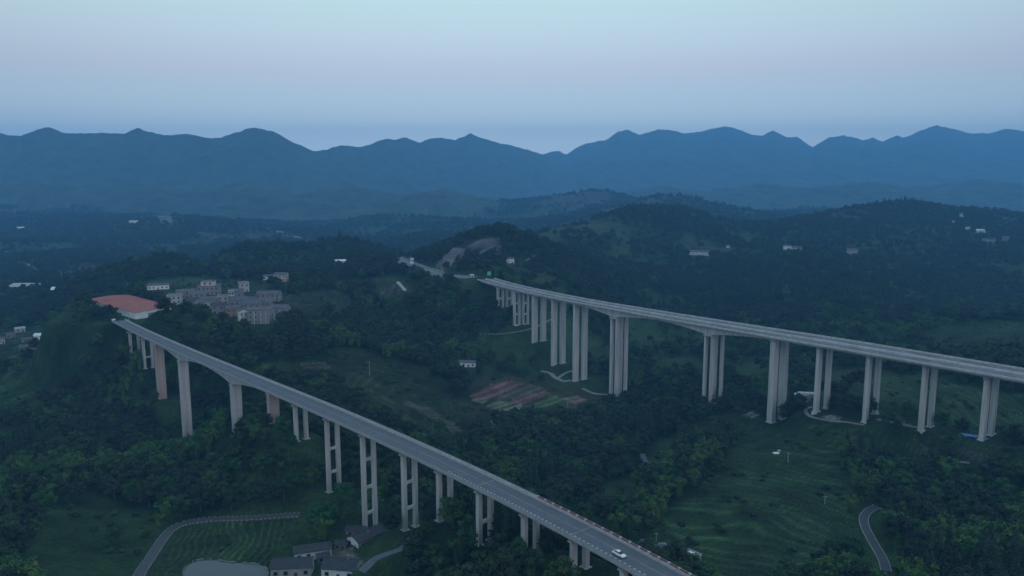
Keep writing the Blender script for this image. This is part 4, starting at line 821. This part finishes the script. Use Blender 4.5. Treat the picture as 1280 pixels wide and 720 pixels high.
# white car on the slimmer viaduct
d = LL.station(774, LW * .37, LZ + .6); p, T, N = LL.at(d, LW * .37); CAR = thing('car', (*p, LZ), 'white saloon car driving alone on the slimmer viaduct', 'car')
def cpnt(a, b_, z_): q = p + T * a + N * b_; return (q[0], q[1], LZ + z_)
def sec(a, hwid, zl, zh, k=.88): return [cpnt(a, -hwid, zl), cpnt(a, hwid, zl), cpnt(a, hwid, zl + (zh - zl) * .6), cpnt(a, hwid * k, zh), cpnt(a, -hwid * k, zh), cpnt(a, -hwid, zl + (zh - zl) * .6)]
body = MB().sweep([sec(-2.3, .80, .36, .86), sec(-2.15, .90, .28, .98), sec(-1.3, .92, .25, 1.0), sec(.6, .92, .25, .98), sec(1.7, .90, .27, .86), sec(2.2, .84, .32, .72), sec(2.32, .74, .38, .60)]).build('body', M['carpaint'], CAR, True)
cab = MB().sweep([sec(-1.9, .74, .97, 1.0), sec(-1.1, .72, .98, 1.40, .8), sec(-.2, .72, .98, 1.46, .8), sec(.35, .73, .97, 1.40, .8), sec(1.15, .76, .93, .97)]).build('window', M['glass'], CAR, True)
MB().sweep([sec(-1.15, .58, 1.40, 1.45), sec(-.2, .60, 1.455, 1.50), sec(.30, .58, 1.405, 1.45)]).build('roof', M['carpaint'], CAR, True)
for a in (-1.4, 1.4):
    for b_ in (-.86, .86):
        t = MB().tube(cpnt(a, b_ - .11, .33), cpnt(a, b_ + .11, .33), .33, n=18).build('wheel', M['tyre'], CAR); MB().tube(cpnt(a, b_ - .12, .33), cpnt(a, b_ + .12, .33), .2, n=12).build('rim', M['steel'], t)
for b_ in (-.6, .6):
    MB().box(p + T * 2.27 + N * b_, T * .08, N * .16, LZ + .55, LZ + .68).build('headlight', M['lamp'], CAR); MB().box(p - T * 2.27 + N * b_, T * .06, N * .16, LZ + .7, LZ + .85).build('tail_light', M['red'], CAR)

# ------------------------------------------------------------------ trees
rng = np.random.default_rng(7)
ICO = None
def ico():
    t = (1 + 5 ** .5) / 2; v = np.array([(-1, t, 0), (1, t, 0), (-1, -t, 0), (1, -t, 0), (0, -1, t), (0, 1, t), (0, -1, -t), (0, 1, -t), (t, 0, -1), (t, 0, 1), (-t, 0, -1), (-t, 0, 1)]); v /= np.linalg.norm(v[0])
    f = [(0, 11, 5), (0, 5, 1), (0, 1, 7), (0, 7, 10), (0, 10, 11), (1, 5, 9), (5, 11, 4), (11, 10, 2), (10, 7, 6), (7, 1, 8), (3, 9, 4), (3, 4, 2), (3, 2, 6), (3, 6, 8), (3, 8, 9), (4, 9, 5), (2, 4, 11), (6, 2, 10), (8, 6, 7), (9, 8, 1)]; return v, f
def leaves(m, P, Nn, size, r):
    n_ = len(P); a = np.cross(Nn, r.normal(size=(n_, 3))); a /= np.linalg.norm(a, axis=1)[:, None] + 1e-9; b_ = np.cross(Nn, a); b_ /= np.linalg.norm(b_, axis=1)[:, None] + 1e-9
    s = size * r.uniform(.6, 1.25, (n_, 1)); k = r.uniform(.55, .9, (n_, 1)); tip = Nn * s * -.25
    V = np.stack([P - a * s * .5, P - b_ * s * .5 * k + tip, P + a * s * .6, P + b_ * s * .5 * k + tip], 1).reshape(-1, 3)
    return m.add(V, [(4 * i, 4 * i + 1, 4 * i + 2, 4 * i + 3) for i in range(n_)])
def lobe(m, c, rad, r, nl, size, flat=.8):
    v, f = ico(); core = v * r.uniform(.58, .8, (12, 1)) * np.array(rad) + c; m.add(core, f)  # core: unseen solid added inside the lobe to block light through the leaves
    d = r.normal(size=(nl, 3)); d /= np.linalg.norm(d, axis=1)[:, None]; d[:, 2] = np.where(d[:, 2] < -.45, -d[:, 2], d[:, 2])
    P = c + d * np.array(rad) * r.uniform(.78, 1.08, (nl, 1)); Nn = d + r.normal(size=(nl, 3)) * .45; Nn /= np.linalg.norm(Nn, axis=1)[:, None]; return leaves(m, P, Nn, size, r)
def crown_broad(seed, h=9.5):
    r = np.random.default_rng(seed); m = MB(); k = r.integers(8, 12)
    for i in range(k):
        a = i * 2.4 + r.uniform(-.4, .4); q = (i + .5) / k; rr = h * .30 * math.sqrt(1 - abs(q - .35) ** 1.5) * r.uniform(.55, 1.1) if i < k - 1 else 0
        c = np.array([math.cos(a) * rr, math.sin(a) * rr, h * (.34 + .50 * q)]); s = h * r.uniform(.15, .23) * (1.1 - .3 * q); lobe(m, c, (s, s, s * .8), r, 52, h * .085)
    return m
def crown_conifer(seed, h=12.0):
    r = np.random.default_rng(seed); m = MB(); L_ = 11; n_ = 7
    R = [[(math.cos(t) * h * .13 * (1 - q) ** .9, math.sin(t) * h * .13 * (1 - q) ** .9, h * (.14 + .82 * q)) for t in np.arange(n_) * 2 * math.pi / n_] for q in (0, .35, .7, .97)]
    m.sweep(R)
    nl = 420; q = r.uniform(0, 1, nl) ** 1.3; a = r.uniform(0, 2 * math.pi, nl); lay = .80 + .35 * ((q * L_) % 1 < .5); rad = h * .20 * (1 - q) ** .85 * lay * r.uniform(.75, 1.1, nl) + .1
    P = np.stack([np.cos(a) * rad, np.sin(a) * rad, h * (.14 + .86 * q) - rad * .25], 1); Nn = np.stack([np.cos(a) * .6, np.sin(a) * .6, np.full(nl, .8)], 1) + r.normal(size=(nl, 3)) * .35; Nn /= np.linalg.norm(Nn, axis=1)[:, None]
    return leaves(m, P, Nn, h * .075, r)
def crown_bamboo(seed, h=9.0):
    r = np.random.default_rng(seed); m = MB(); P, Nn = [], []
    for i in range(26):
        a = r.uniform(0, 2 * math.pi); lean = r.uniform(.10, .38) * h; hh = h * r.uniform(.72, 1.05); b0 = r.normal(size=2) * h * .07
        for t in np.concatenate([np.linspace(.25, .8, 7), np.linspace(.82, 1, 9)]):
            x = b0 + np.array([math.cos(a), math.sin(a)]) * lean * t ** 2.4; z_ = hh * (t - .18 * max(0, t - .7) * 3 * t)
            P.append([x[0] + r.normal() * h * .03, x[1] + r.normal() * h * .03, z_ + r.normal() * h * .02]); Nn.append([math.cos(a) * .5 + r.normal() * .5, math.sin(a) * .5 + r.normal() * .5, .8])
    v, f = ico(); m.add(v * np.array([h * .16, h * .16, h * .36]) + [0, 0, h * .36], f)
    Nn = np.array(Nn); Nn /= np.linalg.norm(Nn, axis=1)[:, None]; return leaves(m, np.array(P), Nn, h * .095, r)
def crown_shrub(seed, h=3.2):
    r = np.random.default_rng(seed); m = MB()
    for i in range(5):
        a = i * 1.3 + r.uniform(-.4, .4); rr = h * .42 * (i > 0) * r.uniform(.6, 1.1); s = h * r.uniform(.28, .42); lobe(m, np.array([math.cos(a) * rr, math.sin(a) * rr, h * r.uniform(.32, .55)]), (s, s, s * .85), r, 34, h * .2)
    return m
def trunk(h, rad, limbs, seed):
    r = np.random.default_rng(seed); m = MB(); m.tube((0, 0, -1.0), (.1, .05, h * .35), rad, rad * .7, 7); m.tube((.1, .05, h * .35), (.15, -.05, h * .72), rad * .7, rad * .3, 6)
    for i in range(limbs): a = i * 2.3 + r.uniform(0, 1); m.tube((.1, .05, h * (.28 + .05 * i)), (math.cos(a) * h * .24, math.sin(a) * h * .24, h * (.5 + .05 * i)), rad * .45, rad * .15, 5)
    return m
def as_mesh(m, name, material, smooth=False):
    o = m.build(name, material, smooth=smooth); me = o.data; bpy.data.objects.remove(o); return me
KINDS = []   # (object name, category, phrase, crown mesh, trunk mesh, height)
for s_ in range(4): KINDS.append(('broadleaf_tree', 'tree', 'dark round crowned tree', as_mesh(crown_broad(10 + s_), 'crown', M['leaf_dark']), as_mesh(trunk(9.5, .28, 4, s_), 'trunk', M['bark']), 9.5))
for s_ in range(3): KINDS.append(('broadleaf_tree', 'tree', 'mid green bushy tree', as_mesh(crown_broad(30 + s_, 8.5), 'crown', M['leaf_mid']), as_mesh(trunk(8.5, .25, 4, s_), 'trunk', M['bark']), 8.5))
for s_ in range(2): KINDS.append(('conifer_tree', 'tree', 'dark pointed conifer', as_mesh(crown_conifer(50 + s_), 'crown', M['leaf_conifer']), as_mesh(trunk(12, .22, 0, s_), 'trunk', M['bark']), 12))
for s_ in range(2): KINDS.append(('bamboo_clump', 'bamboo', 'pale drooping bamboo clump', as_mesh(crown_bamboo(70 + s_), 'crown', M['leaf_pale']), as_mesh(trunk(8, .12, 5, s_), 'stem', M['bark']), 9))
for s_ in range(3): KINDS.append(('shrub', 'shrub', 'low round shrub', as_mesh(crown_shrub(90 + s_), 'crown', M['leaf_mid' if s_ else 'leaf_dark']), as_mesh(trunk(2.6, .08, 3, s_), 'stem', M['bark']), 3.2))
LANDMARKS = [(200, 498, "the slimmer viaduct's reddish wall pier"), (232, 560, "the slimmer viaduct's tallest wall pier"), (295, 537, "the slimmer viaduct's third wall pier"), (340, 524, 'the short reddish wall pier'),
    (376, 545, 'the shortest column pier'), (413, 608, 'the column pier before the tallest one'), (462, 656, 'the tallest column pier'), (511, 656, 'the column pier beside the shed'), (556, 646, 'the column pier right of the shed'), (606, 676, 'the column pier nearest the bottom'),
    (280, 705, 'the pond'), (215, 665, 'the bend of the pond road'), (178, 712, 'the bottom end of the pond road'), (340, 645, 'the right end of the pond road'), (391, 690, 'the hip roofed farmhouse'), (450, 678, 'the white gabled farmhouse'), (428, 715, 'the bottommost farmhouse'),
    (773, 688, 'the white car'), (720, 655, 'the start of the red barrier'), (820, 690, 'the barrier side cottages'), (770, 633, 'the dim hollow track'), (640, 495, 'the red soil plots'), (583, 457, 'the farmhouse above the plots'), (748, 503, 'the round tank'),
    (693, 456, 'the leftmost long paired piers'), (722, 474, 'the paired piers beside the fork'), (775, 499, 'the left twin walled pier'), (890, 506, 'the right twin walled pier'), (970, 524, 'the closely coupled block piers'), (1028, 512, 'the paired piers inside the loop'),
    (1090, 525, 'the paired piers beside the gravel'), (1160, 536, 'the paired piers before the tarpaulin'), (1238, 547, 'the slotted piers'), (1088, 640, 'the lower right road bend'), (1103, 695, 'the lower end of the right road'), (970, 568, 'the white terrace hut'), (1031, 628, 'the short terrace pole'),
    (300, 380, 'the grey village'), (168, 385, 'the red roofed hall'), (60, 430, 'the left plain cottages'), (875, 316, 'the long white farmhouse'), (600, 312, 'the quarry face'), (600, 350, 'the far abutment'), (505, 358, 'the drain chute'), (1065, 316, 'the pale two storey house'), (1215, 290, 'the hillside hamlet'),
    (40, 600, 'the left edge beyond the clearing'), (1270, 650, 'the lower right picture edge'), (100, 670, 'the lower left clearing'), (540, 700, 'the bottom edge right of the farm')]
ORD = ['nearest', 'second nearest', 'third nearest', 'fourth nearest', 'fifth nearest', 'sixth nearest', 'seventh nearest', 'eighth nearest', 'ninth nearest', 'tenth nearest'] + [str(k) + 'th nearest' for k in range(11, 200)]
def landmark(px, py):
    k = min(range(len(LANDMARKS)), key=lambda i: math.hypot(px - LANDMARKS[i][0], (py - LANDMARKS[i][1]) * 1.6)); a, b_, nm = LANDMARKS[k]; dx, dy = px - a, (py - b_) * 1.6
    dr = ('right of ' if dx > 0 else 'left of ') if abs(dx) > abs(dy) else ('in front of ' if dy > 0 else 'behind ')
    if nm.startswith(('the left edge', 'the lower right picture', 'the bottom edge', 'the lower left clearing')): dr = 'to '
    return dr + nm, math.hypot(dx, dy)
WOODS = [pl(a) for a in (
    [(1048, 578), (1075, 572), (1120, 588), (1200, 598), (1300, 600), (1300, 745), (1115, 745), (1112, 700), (1098, 660), (1092, 640), (1080, 625), (1065, 612)],
    [(1020, 705), (1060, 690), (1100, 712), (1110, 745), (1000, 745)],
    [(560, 560), (600, 545), (660, 528), (700, 535), (745, 560), (760, 590), (735, 625), (735, 655), (700, 640), (640, 600), (580, 580)],
    [(745, 520), (770, 502), (830, 505), (830, 540), (810, 560), (780, 580), (755, 560)], [(800, 605), (830, 575), (870, 545), (905, 535), (915, 560), (880, 600), (840, 630), (815, 645), (770, 650), (780, 630)],
    [(490, 690), (530, 668), (590, 650), (640, 670), (700, 690), (790, 725), (790, 745), (480, 745)], [(0, 560), (60, 555), (150, 565), (230, 572), (240, 545), (330, 530), (390, 545), (405, 612), (360, 636), (290, 640), (215, 640), (150, 620), (80, 600), (0, 610)],
    [(60, 500), (140, 480), (200, 500), (225, 560), (150, 560), (60, 545)], [(250, 470), (300, 480), (330, 500), (300, 530), (250, 540)], [(375, 660), (395, 645), (430, 645), (450, 662), (430, 680), (385, 680)],
    [(410, 395), (470, 385), (560, 350), (600, 360), (625, 400), (600, 450), (560, 470), (500, 455), (440, 430), (410, 415)], 
    [(700, 385), (760, 330), (900, 330), (1100, 340), (1130, 390), (1050, 440), (900, 410), (780, 390)], [(250, 318), (310, 298), (370, 318), (345, 340), (270, 340)], [(390, 305), (440, 298), (490, 320), (450, 330), (400, 325)], [(120, 350), (170, 325), (240, 322), (250, 345), (200, 355)], [(960, 290), (1060, 262), (1130, 255), (1200, 275), (1280, 285), (1280, 330), (1000, 330)], [(770, 275), (800, 260), (880, 270), (900, 295), (800, 290)])]
CLEAR = [pl([(205, 352), (262, 345), (320, 352), (362, 372), (366, 405), (320, 412), (290, 408), (240, 394), (205, 385)]), pl([(106, 376), (168, 394), (235, 390), (240, 398), (185, 408), (150, 400), (118, 390)]), pl([(176, 352), (222, 350), (230, 368), (226, 384), (180, 374)])]
def corridor(P, half, length):
    d = P[:2] / np.hypot(*P[:2]); return [(P[0] - d[0] * t, P[1] - d[1] * t, half) for t in np.arange(0, length, half)]
POS = []   # x, y, z, kind, scale, rot, openness
def scatter(step, ya, yb, scale):
    xs, ys = np.meshgrid(np.arange(-.86 * yb, .86 * yb, step), np.arange(ya, yb, step)); xs, ys = xs.ravel(), ys.ravel()
    xs = xs + rng.uniform(-.45, .45, len(xs)) * step; ys = ys + rng.uniform(-.45, .45, len(ys)) * step
    k = np.abs(xs) < .80 * ys + 20; xs, ys = xs[k], ys[k]
    op = np.zeros(len(xs), bool)
    for P, *_ in FW: op |= inpoly(xs + fbm(xs, ys, 14, 3, 57) * 5, ys + fbm(xs, ys, 14, 3, 59) * 5, P)
    soil = np.zeros(len(xs), bool)
    for P, c in SW: soil |= inpoly(xs, ys, P)
    n_ = fbm(xs, ys, 90, 4, 51) * .6 + fbm(xs, ys, 230, 3, 33) * .7; sh = fbm(xs, ys, 26, 3, 71); wd = np.zeros(len(xs), bool)
    for P in WOODS: wd |= inpoly(xs + fbm(xs, ys, 14, 3, 57) * 8, ys + fbm(xs, ys, 14, 3, 59) * 8, P)
    op &= ~wd
    for P in CLEAR: op |= inpoly(xs, ys, P)
    dens = np.where(op, np.clip(.10 + .9 * sh, .03, .42), np.clip(np.where(ys > 850, .62, .82) - 1.9 * n_, .06, .97)); dens = np.where(wd, np.where(ys > 850, np.clip(.75 - 1.2 * n_, .3, .95), np.clip(1.05 - .7 * sh, .6, 1)), dens); keep = (rng.uniform(size=len(xs)) < dens) & ~soil
    for P, hw in RIBS:
        sub = P[::3]
        for i in range(0, len(sub), 40):
            q = sub[i:i + 40]; lo, hi = q.min(0) - 12, q.max(0) + 12; mm = np.where((xs > lo[0]) & (xs < hi[0]) & (ys > lo[1]) & (ys < hi[1]) & keep)[0]
            if len(mm): keep[mm[np.min(np.hypot(xs[mm][:, None] - q[None, :, 0], ys[mm][:, None] - q[None, :, 1]), 1) < hw + 3.8]] = False
    spots = [(q[0], q[1], q[2]) for q in PIER_SPOTS] + PADS_T + [(PLOT[h[0]][0], PLOT[h[0]][1] + h[4] * .35, max(h[3], h[4]) * .5 + 3.5) for h in HOUSES]
    for h in HOUSES:
        if h[0][0] in 'cn': spots += corridor(PLOT[h[0]], h[3] * .5 + 1, 13)
        if h[0][0] in 'hlvf': spots += corridor(PLOT[h[0]], max(h[3] * .5, 4) + 2, (70 if h[0] == 'h3' else 26) if h[0][0] == 'h' else 60 if PLOT[h[0]][1] > 900 else 22)
    for k_ in (-.9, -.6, -.3, 0, .3, .6, .95): spots += corridor(np.array([hc[0] + hu[0] * hl * k_, hc[1] + hu[1] * hl * k_ - 10, 0]), 10, 30 if k_ > -.2 else 22)
    for q in POND[::4]: spots += corridor(q, 4.5, 18)
    for P, ln_ in zip(road_lines[:3], (16, 36, 14)):
        for q in P[::3]: spots += corridor(q, 4.5, ln_)
    for P in road_lines[3:11]:
        for q in P[::4]: spots += corridor(q, 3.0, 7)
    spots += corridor(hit(1216, 546), 8, 42) + corridor(hit(748, 503.5), 5, 16) + corridor(hit(1004, 505), 7, 16)
    for q in PIER_SPOTS: spots += [(a, b_, 3.2) for a, b_, _ in corridor(np.array([q[0], q[1], 0]), 4, 20 if q[1] > 300 else 15)]
    for (a, b_, r_) in spots: keep &= np.hypot(xs - a, ys - b_) > r_
    keep &= ~inpoly(xs, ys, POND * 1.0)
    for px_, py_, r_ in [(a, b_ - 9, 5) for a, b_, r_ in PADS_T[:0]]: pass
    xs, ys, op, n_, wd = xs[keep], ys[keep], op[keep], n_[keep], wd[keep]; zs = H(xs, ys); cn = fbm(xs, ys, 70, 3, 81); bn = fbm(xs, ys, 45, 3, 87)
    for i in range(len(xs)):
        u, u2 = rng.uniform(), rng.uniform()
        if op[i]: kd = rng.integers(11, 14) if u < .93 else rng.integers(4, 7)
        elif bn[i] > .30 and u < .8: kd = rng.integers(9, 11)
        elif cn[i] > .25 and u < .7 and wd[i]: kd = rng.integers(7, 9)
        elif u < .13: kd = rng.integers(11, 14)
        else: kd = rng.integers(0, 4) if rng.uniform() < .62 - n_[i] * .3 else rng.integers(4, 7)
        if ys[i] > 850 and 4 <= kd < 7 and rng.uniform() < .65: kd = rng.integers(0, 4)
        if ys[i] > 850 and 9 <= kd < 11 and rng.uniform() < .7: kd = rng.integers(0, 4)
        if op[i]: scale_i = scale * .68
        else: scale_i = scale
        POS.append((xs[i], ys[i], zs[i] - .3, int(kd), scale_i * (rng.uniform(.55, 1.0) if u2 < .5 else rng.uniform(.9, 1.4)), rng.uniform(0, 6.283), op[i]))
scatter(6.0, 225, 620, 1.22); scatter(6.8, 620, 1150, 1.12); scatter(9.5, 1150, 2300, 1.25); scatter(15, 2300, 3700, 1.5)
# decks must stay clear: a tree that would reach a deck is left out
def under(line, w0, w1, z):
    P = line.p[::12]; N = line.n[::12]; return np.vstack([P + N * o for o in np.linspace(w0, w1, 5)]), z
for pts, z_ in (under(LL, -4, LW + 4, LZ), under(RL, -5, 2 * RW + 6, RZ)):
    A_ = np.array([(q[0], q[1]) for q in POS]); near = np.zeros(len(POS), bool)
    for i in range(0, len(POS), 2000): near[i:i + 2000] = np.min(np.hypot(A_[i:i + 2000, None, 0] - pts[None, :, 0], A_[i:i + 2000, None, 1] - pts[None, :, 1]), 1) < 6
    POS = [q for q, k in zip(POS, near) if not (k and q[2] + KINDS[q[3]][5] * q[4] > z_ - 5)]
# the largest in view become things of their own
POS.sort(key=lambda q: q[1]); cover = np.zeros((720, 1280), bool); cnt = {'broadleaf_tree': 0, 'conifer_tree': 0, 'bamboo_clump': 0, 'shrub': 0}; LIM = {'broadleaf_tree': 290, 'conifer_tree': 160, 'bamboo_clump': 160, 'shrub': 120}
single, rest = [], []
for q in POS:
    nm, hh = KINDS[q[3]][0], KINDS[q[3]][5] * q[4]; px, py = proj(q[0], q[1], q[2] + hh * .6); rad = hh * .42 * F / q[1]; ok = False
    if 0 < px < 1279 and 0 < py < 719 and cnt[nm] < LIM[nm] and rad > 2.5:
        x0, x1, y0, y1 = int(max(0, px - rad)), int(min(1280, px + rad + 1)), int(max(0, py - rad)), int(min(720, py + rad + 1)); w_ = cover[y0:y1, x0:x1]
        if w_.size and (~w_).mean() > .3: ok = True; cnt[nm] += 1; w_[:] = True
    (single if ok else rest).append((q, px, py))
donor, sets = {}, {}
for q, px, py in single:
    lm, dist = landmark(px, py); sets.setdefault((KINDS[q[3]][2], lm), []).append((dist, q))
for (ph, lm), mem in sets.items():
    for rank, (_, q) in enumerate(sorted(mem, key=lambda m_: m_[0])):
        nm, ct, _, cm, tm, hh = KINDS[q[3]]
        e = bpy.data.objects.new(nm, None); COL.objects.link(e); e.location = q[:3]; e.rotation_euler = (0, 0, q[5]); e.scale = (q[4],) * 3
        tag(e, (ORD[rank] + ' ' if len(mem) > 1 else '') + ph + ' ' + lm, ct, ph + 's of the valley woods')
        for me in (cm, tm):
            o = bpy.data.objects.new(me.name.split('.')[0], me); COL.objects.link(o); o.parent = e
            if me is cm: donor[q[3]] = o
for kd in range(len(KINDS)):
    if kd not in donor: 
        alt = [k for k in donor if KINDS[k][0] == KINDS[kd][0]] or list(donor); donor[kd] = donor[alt[0]]
STUFF = {'broadleaf_tree': 'wood of round crowned trees covering the valley slopes', 'conifer_tree': 'groups of dark conifers within the valley woods', 'bamboo_clump': 'stands of pale bamboo within the valley woods', 'shrub': 'scrub of low shrubs over fields and clearings'}
for nm, lb in STUFF.items():
    pts = [q for q, _, _ in rest if KINDS[q[3]][0] == nm]
    if not pts: continue
    me = bpy.data.meshes.new('woodland'); me.from_pydata([q[:3] for q in pts], [], [])
    for an, tp, vals in (('kd', 'INT', [q[3] for q in pts]), ('sc', 'FLOAT', [q[4] for q in pts]), ('rz', 'FLOAT', [q[5] for q in pts])):
        me.attributes.new(an, tp, 'POINT').data.foreach_set('value', vals)
    o = bpy.data.objects.new({'broadleaf_tree': 'woodland', 'conifer_tree': 'conifer_woodland', 'bamboo_clump': 'bamboo_thicket', 'shrub': 'scrub'}[nm], me); COL.objects.link(o); tag(o, lb, 'woodland', kind='stuff')
    ng = bpy.data.node_groups.new('plant_' + nm, 'GeometryNodeTree'); ng.interface.new_socket('Geometry', in_out='INPUT', socket_type='NodeSocketGeometry'); ng.interface.new_socket('Geometry', in_out='OUTPUT', socket_type='NodeSocketGeometry')
    gi, go, jn = ng.nodes.new('NodeGroupInput'), ng.nodes.new('NodeGroupOutput'), ng.nodes.new('GeometryNodeJoinGeometry'); l = ng.links.new
    def attr(nm_, tp):
        a = ng.nodes.new('GeometryNodeInputNamedAttribute'); a.data_type = tp; a.inputs[0].default_value = nm_; return a.outputs[0]
    kda, sca, rza = attr('kd', 'INT'), attr('sc', 'FLOAT'), attr('rz', 'FLOAT'); cv = ng.nodes.new('ShaderNodeCombineXYZ'); l(rza, cv.inputs[2])
    for kd in sorted({q[3] for q in pts}):
        cp_ = ng.nodes.new('FunctionNodeCompare'); cp_.data_type = 'INT'; cp_.operation = 'EQUAL'; l(kda, cp_.inputs[2]); cp_.inputs[3].default_value = kd
        oi = ng.nodes.new('GeometryNodeObjectInfo'); oi.transform_space = 'ORIGINAL'; oi.inputs[0].default_value = donor[kd]; oi.inputs[1].default_value = True
        ip = ng.nodes.new('GeometryNodeInstanceOnPoints'); l(gi.outputs[0], ip.inputs['Points']); l(cp_.outputs[0], ip.inputs['Selection']); l(oi.outputs['Geometry'], ip.inputs['Instance']); l(cv.outputs[0], ip.inputs['Rotation']); l(sca, ip.inputs['Scale']); l(ip.outputs[0], jn.inputs[0])
    l(jn.outputs[0], go.inputs[0]); md = o.modifiers.new('plant', 'NODES'); md.node_group = ng
for k_ in ('h1', 'h3', 'h4', 'h12', 'v5', 'l4'): print(k_, PLOT[k_].round(), proj(*PLOT[k_]))
print('trees', len(POS), 'single', cnt)

# ------------------------------------------------------------------ air
hm = bpy.data.materials.new('valley_air'); hm.use_nodes = True; t = hm.node_tree; t.nodes.remove(t.nodes['Principled BSDF'])
pv = t.nodes.new('ShaderNodeVolumePrincipled'); pv.inputs['Density'].default_value = HAZE_DENSITY; pv.inputs['Color'].default_value = HAZE_COLOR; pv.inputs['Anisotropy'].default_value = 0
t.links.new(pv.outputs[0], t.nodes['Material Output'].inputs['Volume'])
mb = MB(); mb.box((0, 0), (9700, 0), (0, 9700), CZ - 264, CZ + 398); hz = mb.build('haze', hm); tag(hz, 'thin blue evening haze filling the whole valley', 'haze', kind='stuff')
